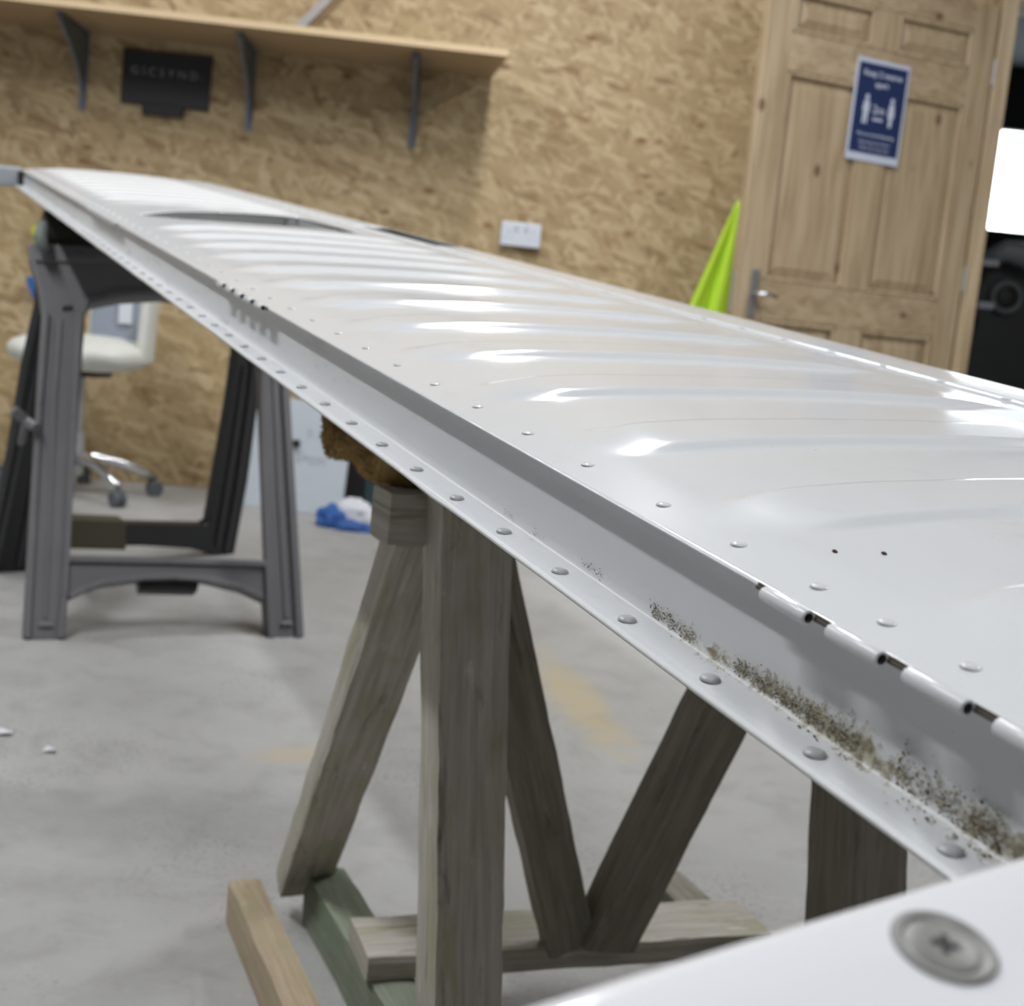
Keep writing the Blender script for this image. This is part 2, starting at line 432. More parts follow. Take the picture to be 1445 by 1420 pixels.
bm = bmesh.new(); box(bm, -3.5, 4.6, 5.4, YF, 2.55, 2.6); room_slab('ceiling_workshop', bm, DARKW)
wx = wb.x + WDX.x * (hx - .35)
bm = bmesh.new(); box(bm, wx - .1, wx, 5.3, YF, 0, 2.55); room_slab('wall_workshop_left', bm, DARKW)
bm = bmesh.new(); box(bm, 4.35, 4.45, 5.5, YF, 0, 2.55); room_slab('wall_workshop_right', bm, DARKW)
# door lining
bm = bmesh.new()
jl = wallp(1384, 250, .02)
for k in (0, 1):
    c = wb + WDX * (hx + .022 + k * (DW + .05)) + WDY * .03 + Z * 1.03
    box_axes(bm, c, WDX, WDY, Z, .06, .22, 2.06)
box_axes(bm, wb + WDX * (hx + .05 + DW / 2) + WDY * .03 + Z * 2.08, WDX, WDY, Z, DW + .1, .22, .05)
tag(build('trim_1', bm, PINE, bevel=.003), kind='structure')

# ceiling lights
for i, (x, y, a, p) in enumerate(LAMPS):
    names = ['over the sawhorse', 'before the shelf', 'before the shelf\'s left end', 'before the pine door', 'nearest the camera']
    t = empty('ceiling_light', (x, y, CEIL), 'white batten light with a bright diffuser, on the ceiling ' + names[i], 'ceiling light', 'batten lights on the ceiling')
    t.rotation_euler = (0, 0, a)
    bm = bmesh.new(); box(bm, x - .77, x + .77, y - .06, y + .06, CEIL - .05, CEIL); build('housing', bm, SOCK, t, bevel=.005)
    bm = bmesh.new(); box(bm, x - .75, x + .75, y - .045, y + .045, CEIL - .085, CEIL - .05); build('diffuser', bm, emit('lamp_diffuser', (1, 1, 1), 5), t, bevel=.008)

# ------------------------------------------------------------------ the wing panel
def prep():
    d = Vector((-.4484, -.2947, 1.0)); r = Vector((.913, -.005, .408)); r -= d * (r.dot(d) / d.dot(d)); r.normalize()
    n = d.cross(r); n.normalize()
    if n.y > 0: n = -n
    return d, r, n
WD, WR, WN = prep()
def wp(s, c, n):                                       # wing point: s depth station along the span, c chord, n height
    return EYE + c2w(Vector((.3105, .1717, 0)) + WD * s + WR * c + WN * n)
wD, wR, wN = c2w(WD).normalized(), c2w(WR), c2w(WN)
S0, S1 = .30, 3.69
PROF = [(-.0045, -.0006), (0, 0), (.03, .0045), (.07, .0085), (.11, .0112), (.18, .0128), (.255, .0133), (.32, .0123), (.363, .0108), (.41, .0100), (.436, .0095), (.444, .0093)]
def bead(s, c):
    ph = (s - .667) / .122; fr = ph - math.floor(ph + .5)
    d = abs(fr)
    prof = 1 - smoothstep(.16, .235, d)
    # bead ends round off toward both edges
    e0 = .036 + .02 * (d / .3) ** 2; e1 = .425 - .02 * (d / .3) ** 2
    return .0037 * prof * smoothstep(e0 - .012, e0 + .030, c) * (1 - smoothstep(e1 - .06, e1, c))
def topn(s, c): return lerp_tab(PROF, c) + bead(s, c) * min(1, max(0, abs(s - 2.16) - .17) / .03)
wing = empty('aircraft_tailplane', wp(S0, .2, -.05), 'long white ribbed aircraft tail panel sloping across the trestles', 'aircraft part')
# smooth spanwise rows with a warp around the open bay
SLO = [(.05, 2.088), (.10, 2.01), (.2, 1.995), (.38, 2.01)]
SHI = [(.05, 2.097), (.12, 2.175), (.19, 2.225), (.355, 2.31), (.372, 2.25), (.38, 2.10)]
rows = []
s = S0
while s < 1.88: rows.append(s); s += .122 / (40 if s < 1.3 else 20)
rows += [1.90 + .19 * k / 8 for k in range(8)]
rows += [2.09 + (2.21 - 2.09) * k / 6 for k in range(6)]
rows += [2.21 + .19 * k / 12 for k in range(12)]
s = 2.40
while s < S1 - .01: rows.append(s); s += .122 / 16
rows.append(S1)
cols = [-.0045, -.002, 0, .008, .016, .024, .03, .036, .042, .05, .058, .066, .075, .085] + [.10 + k * .0125 for k in range(22)] + [.372, .38, .388, .396, .404, .412, .42, .428, .436, .444]
def warp(s, c):
    if not (1.90 < s < 2.40) or c < .03 or c > .40: return s
    k = smoothstep(.03, .05, c) * (1 - smoothstep(.38, .40, c))
    cc = min(.38, max(.05, c)); lo, hi = lerp_tab(SLO, cc), lerp_tab(SHI, cc)
    if s <= 2.09: t = 1.90 + (s - 1.90) / .19 * (lo - 1.90)
    elif s <= 2.21: t = lo + (s - 2.09) / .12 * (hi - lo)
    else: t = hi + (s - 2.21) / .19 * (2.40 - hi)
    return s + (t - s) * k
bm = bmesh.new(); G = []
for s in rows:
    G.append([bm.verts.new(wp(warp(s, c), c, topn(warp(s, c), c))) for c in cols])
for i in range(len(rows) - 1):
    for j in range(len(cols) - 1):
        if 2.089 < (rows[i] + rows[i + 1]) / 2 < 2.211 and .05 <= cols[j] and cols[j + 1] <= .3801: continue
        bm.faces.new((G[i][j], G[i][j + 1], G[i + 1][j + 1], G[i + 1][j]))
top = build('top_skin', bm, WHITE, wing, smooth=True)
so = top.modifiers.new('thick', 'SOLIDIFY'); so.thickness = .0009; so.offset = -1
# leading edge skin
LE = [(.437, .0103), (.455, .0103), (.475, .0103), (.495, .0101), (.512, .0088), (.528, .0058), (.540, .001), (.548, -.006), (.551, -.014), (.549, -.023), (.540, -.032), (.525, -.038), (.50, -.0425), (.47, -.045)]
bm = bmesh.new(); G = []
srow = [S0 + (S1 - S0) * k / 120 for k in range(121)]
for s in srow: G.append([bm.verts.new(wp(s, c, n)) for c, n in LE])
for i in range(120):
    for j in range(len(LE) - 1):
        if 1.86 < srow[i] < 2.22 and j in (1, 2, 3): continue
        bm.faces.new((G[i][j], G[i][j + 1], G[i + 1][j + 1], G[i + 1][j]))
le = build('leading_edge_skin', bm, WHITE, wing, smooth=True)
so = le.modifiers.new('thick', 'SOLIDIFY'); so.thickness = .0012; so.offset = -1
bm = bmesh.new()
box_axes(bm, wp(2.04, .48, -.008), wD, wR, wN, .50, .06, .002); build('slot_liner', bm, GRN, wing)
# bottom skin
bm = bmesh.new(); G = []
for k in range(61):
    s = S0 + (S1 - S0) * k / 60
    G.append([bm.verts.new(wp(s, c, -.0450 - .006 * math.sin(math.pi * (c + .01) / .5))) for c in (.004, .06, .12, .2, .28, .36, .42, .472)])
for i in range(60):
    for j in range(7): bm.faces.new((G[i][j], G[i][j + 1], G[i + 1][j + 1], G[i + 1][j]))
bs = build('bottom_skin', bm, PRIMER, wing, smooth=True)
# spar web with a folded flange; uv = (station, height above the fold)
bm = bmesh.new(); uv = bm.loops.layers.uv.new('web'); G = []
WEB = [(.0030, -.0012, .042), (.004, -.006, .037), (.004, -.013, .030), (.004, -.021, .022), (.004, -.030, .013), (.004, -.038, .005), (.0034, -.0415, .002), (.0016, -.0433, -.001), (-.003, -.0438, -.006), (-.010, -.0441, -.013), (-.0173, -.0444, -.0205)]
srow = [S0 + (S1 - S0) * k / 160 for k in range(161)]
rnd = random.Random(4)
for s in srow:
    wob = noise.noise(Vector((s * 9, 0, 0))) * .0006
    G.append([(bm.verts.new(wp(s, c, n + (wob if j > 8 else 0))), (s, h)) for j, (c, n, h) in enumerate(WEB)])
for i in range(160):
    for j in range(len(WEB) - 1):
        q = (G[i][j], G[i][j + 1], G[i + 1][j + 1], G[i + 1][j])
        f = bm.faces.new([a[0] for a in q])
        for l, a in zip(f.loops, q): l[uv].uv = a[1]
web = build('spar_web', bm, WEBM, wing, smooth=True)
so = web.modifiers.new('thick', 'SOLIDIFY'); so.thickness = .001; so.offset = 1
# bright sheared edge of the lower flange and the doubled lip seen in places
bm = bmesh.new(); G = []
for k in range(161):
    s = S0 + (S1 - S0) * k / 160; wob = noise.noise(Vector((s * 9, 0, 0))) * .0006
    lip = .0008 * max(0, math.sin((s - .72) * 60)) if .70 < s < .80 else 0
    G.append([bm.verts.new(wp(s, c, n + wob - lip)) for c, n in ((-.0173, -.0439), (-.0183, -.0443), (-.0183, -.0457), (-.0170, -.0461), (.004, -.0461))])
for i in range(160):
    for j in range(4): bm.faces.new((G[i][j], G[i][j + 1], G[i + 1][j + 1], G[i + 1][j]))
build('lower_skin_lip', bm, RIV, wing, smooth=True)
# top flange of the spar under the skin, at the hinge runs
for a, b in ((.302, .485), (1.145, 1.32), (1.96, 2.28)):
    bm = bmesh.new(); box_axes(bm, wp((a + b) / 2, -.0050, -.0012), wD, wR, wN, (b - a) * 1.135, .0020, .0012)
    build('hinge_leaf', bm, GASK, wing)
    bm = bmesh.new(); box_axes(bm, wp((a + b) / 2, -.00495, -.0003), wD, wR, wN, (b - a) * 1.135, .0007, .0014); build('hinge_groove', bm, GASK, wing)
# end ribs
for s in (S0 + .001, S1 - .001):
    ol = [wp(s, c, n - .001) for c, n in PROF[1:]] + [wp(s, c, n) for c, n in LE[1:]] + [wp(s, .3, -.0515), wp(s, .1, -.049), wp(s, .004, -.0445)]
    bm = plate([ol], wD, .001); build('end_rib', bm, WHITE, wing)
# rib and stringer inside the open bay
for s in (1.97, 2.33):
    ol = [wp(s, c, n - .004) for c, n in PROF[2:]] + [wp(s, .44, -.046), wp(s, .3, -.05), wp(s, .1, -.05), wp(s, .02, -.047)]
    bm = plate([ol], wD, .001); build('rib', bm, PRIMER, wing)
bm = bmesh.new(); box_axes(bm, wp(2.19, .362, -.019), wD, wR, wN, .27, .0015, .055); build('stringer', bm, PRIMER, wing)
bm = bmesh.new(); V = []
for k in range(18):
    c = .05 + .31 * k / 17; q = lerp_tab(SHI, c) + .004
    V.append((bm.verts.new(wp(q, c, topn(q, c) - .002)), bm.verts.new(wp(q, c, -.044))))
for a, b in zip(V, V[1:]): bm.faces.new((a[0], b[0], b[1], a[1]))
o = build('bay_wall', bm, PRIMER, wing); so = o.modifiers.new('t', 'SOLIDIFY'); so.thickness = .001
# tip fitting
bm = bmesh.new(); box_axes(bm, wp(3.70, -.07, -.022), wR, wD, wN, .145, .05, .052); build('tip_fitting', bm, plain('tip_grey', (.36, .38, .42), .35, .2), wing, bevel=.006)
bm = bmesh.new(); box_axes(bm, wp(3.685, .0, -.024), wR, wD, wN, .02, .04, .036); build('tip_plug', bm, BLACK, wing, bevel=.004)
# hinge knuckles (hollow tubes)
def knuckle_mesh():
    bm = bmesh.new(); n = 20; ro, ri, L = .0028, .0018, .0262
    rg = []
    for r, x in ((ri, -L / 2), (ro * .93, -L / 2), (ro, -L / 2 + .0006), (ro, L / 2 - .0006), (ro * .93, L / 2), (ri, L / 2)):
        rg.append([bm.verts.new((x, r * math.cos(2 * math.pi * k / n), r * math.sin(2 * math.pi * k / n))) for k in range(n)])
    for i in range(6):
        a, b = rg[i], rg[(i + 1) % 6]
        for k in range(n): bm.faces.new((a[k], a[(k + 1) % n], b[(k + 1) % n], b[k]))
    bmesh.ops.recalc_face_normals(bm, faces=bm.faces)
    me = bpy.data.meshes.new('hinge_knuckle'); bm.to_mesh(me); bm.free()
    me.materials.append(WHITE); me.materials.append(BLACK)
    for p in me.polygons:
        p.use_smooth = True
        r = math.hypot(*[sum(me.vertices[v].co[k] for v in p.vertices) / 4 for k in (1, 2)])
        if r < .0019: p.material_index = 1
    return me
kmesh = knuckle_mesh()
rotw = Matrix((wD, wR, wN)).transposed()
def put(me, name, p, parent, rot=rotw, mat=None):
    o = bpy.data.objects.new(name, me); COL.objects.link(o); o.parent = parent
    o.location = Vector(p) - wloc(parent); o.rotation_euler = rot.to_euler()
    return o
ks = [.4658 - .0339 * k for k in range(5)] + [1.300 - .0351 * k for k in range(5)] + [2.26 - .0362 * k for k in range(9)]
for s in ks: put(kmesh, 'hinge_knuckle', wp(s, -.0080, -.0008), wing)
# rivets
def rivet_mesh(name, r, h, m):
    bm = bmesh.new(); lathe(bm, (0, 0, 0), [(r * 1.06, -.0003), (r, h * .3), (r * .86, h * .75), (r * .5, h), (0, h * 1.02)], 16)
    bmesh.ops.recalc_face_normals(bm, faces=bm.faces)
    me = bpy.data.meshes.new(name); bm.to_mesh(me); bm.free(); me.materials.append(m)
    for p in me.polygons: p.use_smooth = True
    return me
rv_f = rivet_mesh('rivet', .0040, .0018, RIVD); rv_t = rivet_mesh('rivet', .0036, .0009, WHITE)
cnt = 0; extra = []
for k in range(-1, 52):
    s = .3832 + .0586 * k
    if k < 34: put(rv_f, 'rivet', wp(s, -.0075, -.0438), wing)
    else: extra.append((rv_f, wp(s, -.0075, -.0438)))
trs = [.34, .373, .4063, .4414, .4747, .521, .5732, .6376] + [.6376 + .062 * k for k in range(1, 48)]
for k, s in enumerate(trs):
    if k < 30: put(rv_t, 'rivet', wp(s, .013, topn(s, .013) - .0001), wing)
    else: extra.append((rv_t, wp(s, .013, topn(s, .013))))
for k in range(54):
    s = .30 + .0620 * k
    p = wp(s, .4415, .0104)
    if 12 > k: put(rv_t, 'rivet', p, wing)
    elif k < 36: put(rv_t, 'rivet', p, wing)
    else: extra.append((rv_t, p))
bm = bmesh.new()
for me, p in extra:
    t = bmesh.new(); t.from_mesh(me); bmesh.ops.transform(t, matrix=Matrix.Translation(p) @ rotw.to_4x4(), verts=t.verts)
    m2 = bpy.data.meshes.new('t'); t.to_mesh(m2); t.free(); bm.from_mesh(m2); bpy.data.meshes.remove(m2)
tag(build('rivets', bm, RIV, wing, smooth=True), kind='stuff')
# dry moss and grit caught along the fold, one object
rnd = random.Random(7); bm = bmesh.new()
for i in range(2100):
    t = rnd.random() ** 1.2; s = .345 + t * .225 if i % 9 else rnd.uniform(.60, .72)
    near = 1 - smoothstep(.38, .74, s)
    if noise.noise(Vector((s * 34, 5, 0))) < -.18 + (1 - near) * .25: continue
    h = rnd.gauss(.0022, .0016 + .0036 * (1 - smoothstep(.36, .50, s))) + .0028 * near
    sz = rnd.uniform(.00018, .0006) * (.55 + .6 * near)
    if h > 0: p = wp(s, .0030, -.0430 + h + .0006); nn, aa = -wR, wN
    else: p = wp(s, .001 + h, -.0431); nn, aa = wN, wR
    vs = []
    for k in range(5):
        a = k * 1.2566 + rnd.random(); rr = sz * rnd.uniform(.5, 1.3)
        vs.append(bm.verts.new(p + wD * rr * math.cos(a) * 1.5 + aa * rr * math.sin(a)))
    tp = bm.verts.new(p + nn * sz * rnd.uniform(.4, 1.1))
    for k in range(5): bm.faces.new((vs[k], vs[(k + 1) % 5], tp))
mt = NT('dry_moss'); vv = mt.coord('Position'); mt.col(mt.ramp(mt.noise(vv, 420, 3), [(.3, (.07, .05, .03)), (.46, (.20, .17, .11)), (.6, (.42, .40, .32)), (.72, (.25, .12, .07))])); mt.rough(.95)
tag(build('moss_debris', bm, mt.m), 'dry brown moss and grit lying in the fold of the white spar', 'debris', kind='stuff')
for k, (px, py) in enumerate(((1177, 777), (1246, 779))):
    # crumbs on the top skin
    best = None
    for c in [x * .004 for x in range(3, 60)]:
        for s in [.40 + .002 * x for x in range(150)]:
            v = Vector((.3105, .1717, 0)) + WD * s + WR * c + WN * topn(s, c)
            e = (CX + FPX * v.x / v.z - px) ** 2 + (CY + FPX * v.y / v.z - py) ** 2
            if best is None or e < best[0]: best = (e, s, c)
    p = wp(best[1], best[2], topn(best[1], best[2]) + .0005)
    bm = bmesh.new(); bmesh.ops.create_icosphere(bm, subdivisions=2, radius=.0011)
    for v in bm.verts: v.co *= 1 + .5 * noise.noise(v.co * 900); v.co.z *= .6
    bmesh.ops.translate(bm, verts=bm.verts, vec=p)
    tag(build('dirt_crumb', bm, plain('crumb', (.09, .05, .03), .9)), ['tiny brown crumb on the white panel top, left of the pair', 'tiny brown crumb on the white panel top, right of the pair'][k], 'dirt crumb', 'crumbs on the panel top')

# ------------------------------------------------------------------ wooden trestle
A24 = math.radians(23.5)
e1 = Vector((math.cos(A24), math.sin(A24), 0)); e2 = Vector((-math.sin(A24), math.cos(A24), 0))
T0 = at(656, 1330, 1.15); T0.z = 0
def T(a, b, h): return T0 + e1 * a + e2 * b + Z * h
tr = empty('wooden_trestle', T(.2, .25, 0), 'low weathered grey timber trestle with splayed back legs, in front under the panel', 'trestle')
LT = .40; HB = .600
def tm(name, p0, p1, w_, t_, wv, m, seed, lab=None):
    o = build(name, timber(p0, p1, w_, t_, wv, seed=seed), m, tr)
    if lab: o['label'] = lab
    return o
tm('post', T(0, 0, .0) + X * .012, T(0, 0, HB + .004) - X * .034, .062, .05, e1, OLD, 1)
tm('post', T(LT, .0, .0) + X * .026, T(LT, 0, HB + .004) - X * .028, .076, .06, e1, OLDD, 2)
tm('top_beam', T(-.092, .05, HB - .022), T(LT + .03, .05, HB - .022), .05, .043, e2, OLD, 3)
ab = level(426, 1244, .04); at_ = at(600, 748, 1.155)
tm('back_leg', at_, ab, .060, .036, e1, OLD, 4)
g0, g1 = level(440, 1242, .066), level(521, 1382, .066); gd = (g1 - g0).normalized(); gs = Vector((-gd.y, gd.x, 0))
if gs.x < 0: gs = -gs
c0 = g0 + gs * .024 - Z * .033 - gd * .03; c1 = c0 + gd * .62
tm('base_rail', c0, c1, .048, .066, gs, GREEN, 5, 'green tinted treated timber')
h0, h1 = level(915, 1212, .066) - Z * .033, T(LT + .03, -.02, .033)
tm('base_rail', h0, h1, .05, .066, e1, OLDD, 6)
d0, d1 = level(520, 1352, .094), level(1090, 1318, .094); dd = (d1 - d0).normalized(); ds = Vector((-dd.y, dd.x, 0))
tm('cross_board', d0 + ds * .047 - Z * .014, d1 + ds * .047 - Z * .014, .094, .027, ds, OLD, 7)
v1 = level(800, 1326, .100); v2 = level(846, 1326, .100)
tm('brace', at(672, 742, 1.20), v1, .052, .036, e1, OLDD, 8)
tm('brace', at(1150, 722, 1.27), v2 + dd * .004, .064, .040, e1, OLDD, 9)
lb0, lb1 = level(345, 1241, .056), level(428, 1420, .056)
lb1 = lb1 + (lb1 - lb0).normalized() * .25
o = build('timber_offcut', timber(lb0 - Z * .028, lb1 - Z * .028, .038, .055, X, seed=11), TAN)
tag(o, 'loose tan sawn timber lying on the floor left of the wooden trestle', 'timber')
# carpet over the beam
rnd = random.Random(3)
def fuzzy(pts, radii, sq=(1, 1), seed=0, tufts=1500):
    bm = bmesh.new(); n = 26; m = 44
    P = [Vector(p) for p in pts]
    def path(t):
        f = t * (len(P) - 1); i = min(int(f), len(P) - 2); return P[i].lerp(P[i + 1], f - i)
    rings = []
    for i in range(m + 1):
        t = i / m; c = path(t)
        tn = (path(min(1, t + .03)) - path(max(0, t - .03))).normalized()
        a = tn.cross(Z).normalized() if abs(tn.z) < .9 else tn.cross(e1).normalized(); b = a.cross(tn)
        r = lerp_tab([(k / (len(radii) - 1), x) for k, x in enumerate(radii)], t) * min(1, (min(t, 1 - t) * 12 + .15)) ** .5
        ring = []
        for k in range(n):
            an = 2 * math.pi * k / n
            v = c + (a * math.cos(an) * sq[0] + b * math.sin(an) * sq[1]) * r
            v += (v - c) * (.20 * noise.noise(v * 55 + Vector((seed, 0, 0))) + .18 * noise.noise(v * 180))
            ring.append(bm.verts.new(v))
        rings.append(ring)
    for i in range(m):
        for k in range(n): bm.faces.new((rings[i][k], rings[i][(k + 1) % n], rings[i + 1][(k + 1) % n], rings[i + 1][k]))
    bm.faces.new(rings[0]); bm.faces.new(rings[-1])
    bmesh.ops.recalc_face_normals(bm, faces=bm.faces)
    fl = list(bm.faces)
    for i in range(tufts):
        f = rnd.choice(fl); c = f.calc_center_median(); nn = f.normal
        t1 = nn.orthogonal().normalized(); t2 = nn.cross(t1); an = rnd.random() * 6.28
        d = (nn + (t1 * math.cos(an) + t2 * math.sin(an)) * .7 - Z * .3).normalized()
        s_ = t1 * .0007; L = rnd.uniform(.002, .0045)
        vs = [bm.verts.new(c - s_), bm.verts.new(c + s_), bm.verts.new(c + t2 * .0009), bm.verts.new(c + d * L)]
        for q in ((0, 1, 3), (1, 2, 3), (2, 0, 3)): bm.faces.new([vs[x] for x in q])
    return bm
bm = fuzzy([at(488, 570, 1.19), at(487, 600, 1.19), at(487, 648, 1.19)], [.022, .021, .018], (1, .9), 2)
cp = empty('carpet_pad', T(-.05, .05, HB), 'shaggy ochre brown carpet strip folded over the wooden trestle top', 'carpet')
build('hanging_fold', bm, CARPET, cp, smooth=True)
bm = fuzzy([at(502, 606, 1.17), at(530, 625, 1.155), at(565, 652, 1.145), T(.0, .05, HB + .026), T(.12, .05, HB + .028), T(LT, .05, HB + .02)], [.024, .026, .026, .026, .026, .02], (1.1, .95), 5, 4500)
build('top_fold', bm, CARPET, cp, smooth=True)

# ------------------------------------------------------------------ plastic sawhorse
f1, f2 = level(62, 903), level(402, 900); ft = at(80, 350, 2.99)
nF = (f2 - f1).cross(ft - f1).normalized()
if nF.y > 0: nF = -nF                                   # toward the camera
b1, b2 = level(11, 808), level(318, 783); bt = at(80, 352, 3.10)
nB = (b2 - b1).cross(bt - b1).normalized()
if nB.y > 0: nB = -nB
hs = empty('folding_sawhorse', (f1 + f2 + b1 + b2) / 4, 'tall grey and black plastic folding sawhorse under the far end of the panel', 'sawhorse')
def fp(pts, lift=0): return [onplane(x, y, f1 + nF * lift, nF) for x, y in pts]
def bp(pts, lift=0): return [onplane(x, y, b1 + nB * lift, nB) for x, y in pts]
outer = [(32, 903), (92, 903), (96, 846), (120, 834), (146, 826), (204, 819), (246, 818), (291, 821), (340, 833), (373, 848), (377, 903), (430, 903), (424, 800), (410, 560), (398, 455), (384, 366), (41, 342), (43, 364), (56, 410), (60, 440), (52, 570)]
hole = [(98, 784), (110, 600), (121, 440), (128, 430), (170, 422), (240, 418), (300, 421), (350, 430), (361, 445), (366, 520), (370, 640), (376, 791), (240, 786)]
bm = plate([fp(outer), fp(hole)], -nF, .035)
def strip(bm, pts, wpx, lift=.009):
    """raised rib following pts on the frame face"""
    P = [Vector((x, y, 0)) for x, y in pts]
    for a, b in zip(P, P[1:]):
        d = (b - a).normalized(); q = Vector((-d.y, d.x, 0)) * wpx / 2
        plate([fp([((a + q).x, (a + q).y), ((b + q).x, (b + q).y), ((b - q).x, (b - q).y), ((a - q).x, (a - q).y)], lift)], -nF, lift + .004, bm)
fr = build('front_frame', bm, HPL, hs, bevel=.004)
bm = bmesh.new()
strip(bm, [(39, 900), (56, 570), (66, 440)], 8); strip(bm, [(86, 900), (92, 840), (105, 590), (114, 440)], 8)
strip(bm, [(64, 872), (78, 560), (86, 450)], 5, .004)
strip(bm, [(384, 900), (380, 840), (372, 640), (372, 470)], 8); strip(bm, [(423, 900), (416, 780), (402, 540), (394, 440)], 8)
strip(bm, [(404, 872), (394, 700), (386, 520)], 5, .004)
strip(bm, [(97, 788), (240, 791), (376, 795)], 9, .009)
strip(bm, [(98, 842), (122, 830), (148, 821), (204, 814), (246, 813), (291, 816), (340, 828), (372, 842)], 8, .009)
strip(bm, [(121, 425), (170, 414), (240, 410), (300, 413)], 9, .008); strip(bm, [(50, 362), (240, 366), (380, 380)], 12, .008)
build('frame_ribs', bm, HPL, hs, bevel=.002)
bm = bmesh.new(); plate([fp([(54, 884), (76, 884), (74, 879), (57, 879)], .008)], -nF, .012, bm); plate([fp([(396, 882), (414, 882), (412, 877), (398, 877)], .008)], -nF, .012, bm)
build('foot_lug', bm, plain('worn_plastic', (.2, .2, .2), .4), hs, bevel=.002)
bm = plate([fp([(194, 817), (282, 819), (278, 836), (198, 834)], -.012)], -nF, .04); build('latch', bm, BPL, hs, bevel=.003)
bm = plate([fp([(88, 432), (103, 431), (103, 437), (88, 438)], .003)], -nF, .01); build('moulded_slot', bm, BPL, hs)
# rear half
outer = [(-17, 808), (38, 808), (45, 772), (200, 771), (270, 775), (297, 783), (331, 783), (350, 680), (366, 560), (372, 470), (380, 380), (56, 356), (58, 430), (38, 520), (18, 640)]
hole = [(52, 738), (60, 640), (74, 520), (84, 430), (200, 424), (338, 440), (336, 492), (322, 590), (296, 738), (288, 742)]
bm = plate([bp(outer), bp(hole)], -nB, .035); build('rear_frame', bm, BPL, hs, bevel=.004)
bm = plate([bp([(100, 733), (178, 736), (178, 777), (100, 775)], .004)], -nB, .042); build('tape_wrap', bm, OLIVE, hs, bevel=.003)
BRIB = plain('black_rib', (.035, .036, .04), .3)
for pts in ([(-6, 800), (28, 640), (66, 440)], [(26, 800), (46, 690), (72, 500)], [(318, 778), (334, 690), (352, 560), (362, 450)], [(306, 770), (326, 650), (345, 520)]):
    bm = bmesh.new(); tube(bm, bp(pts, .003), .006, 8); build('frame_rib', bm, BRIB, hs)
bm = bmesh.new(); p0, p1, p2 = at(19, 578, 2.84), at(36, 594, 2.86), at(52, 604, 2.84)
tube(bm, [p0, p1, p2], .011, 8); tube(bm, [p1, at(30, 625, 3.0)], .008, 8); build('folding_brace', bm, HPL, hs)
# dark padding wrapped round its top
bm = bmesh.new()
pts = []
n = 40
for i in range(n + 1):
    t = i / n
    c = at(60 + 325 * t, 326 + 24 * t, 3.05 + .30 * t)
    ring = []
    for k in range(16):
        a = 2 * math.pi * k / 16
        rx, rz = .07, .046 + .008 * math.sin(t * 3)
        v = c + e2 * math.cos(a) * rx + Z * math.sin(a) * rz
        v += Vector((1, 1, 1)) * .008 * noise.noise(v * 22) + Z * .006 * noise.noise(v * 60)
        ring.append(bm.verts.new(v))
    pts.append(ring)
for i in range(n):
    for k in range(16): bm.faces.new((pts[i][k], pts[i][(k + 1) % 16], pts[i + 1][(k + 1) % 16], pts[i + 1][k]))
bm.faces.new(pts[0]); bm.faces.new(pts[-1])
tag(build('padding_wrap', bm, DARKPAD, smooth=True), 'dark greenish padding wrapped along the top of the grey sawhorse', 'padding')
bm = bmesh.new(); tube(bm, [at(60, 318, 2.97), at(57, 335, 2.93), at(62, 352, 2.92)], [.012, .015, .012], 10); tag(build('tape_end', bm, plain('grey_tape', (.14, .16, .15), .7), smooth=True), 'frayed grey tape end hanging on the sawhorse padding', 'tape')

# ------------------------------------------------------------------ office chair by the wall
cb = level(122, 672); cb = Vector((cb.x + .0, cb.y - .18, 0)); zc = 4.55
chair = empty('office_chair', at(112, 660, 4.62) * 1, 'cream swivel chair with chrome star base, by the board wall behind the sawhorse', 'chair')
cc = Vector((at(116, 500, 4.55).x, at(112, 500, 4.55).y, 0)); chair.location = cc
def pill(bm, c, hx_, hy_, hz_, p=3.0, nu=32, nv=14):
    rings = []
    for j in range(nv + 1):
        ph = -math.pi / 2 + math.pi * j / nv; ring = []
        cz = math.copysign(abs(math.sin(ph)) ** (2 / 2.4), math.sin(ph)); cr = abs(math.cos(ph)) ** (2 / 2.4)
        for k in range(nu):
            th = 2 * math.pi * k / nu
            ex = math.copysign(abs(math.cos(th)) ** (2 / p), math.cos(th)); ey = math.copysign(abs(math.sin(th)) ** (2 / p), math.sin(th))
            ring.append(bm.verts.new(Vector(c) + Vector((ex * cr * hx_, ey * cr * hy_, cz * hz_))))
        rings.append(ring)
    for a, b in zip(rings, rings[1:]):
        for k in range(nu): bm.faces.new((a[k], a[(k + 1) % nu], b[(k + 1) % nu], b[k]))
    bmesh.ops.remove_doubles(bm, verts=bm.verts, dist=1e-6)
hseat = level(112, 497, 0).z
sz = at(112, 497, 4.55).z
bm = bmesh.new(); pill(bm, (cc.x, cc.y, sz), .226, .22, .062); build('seat', bm, CREAM, chair, smooth=True)
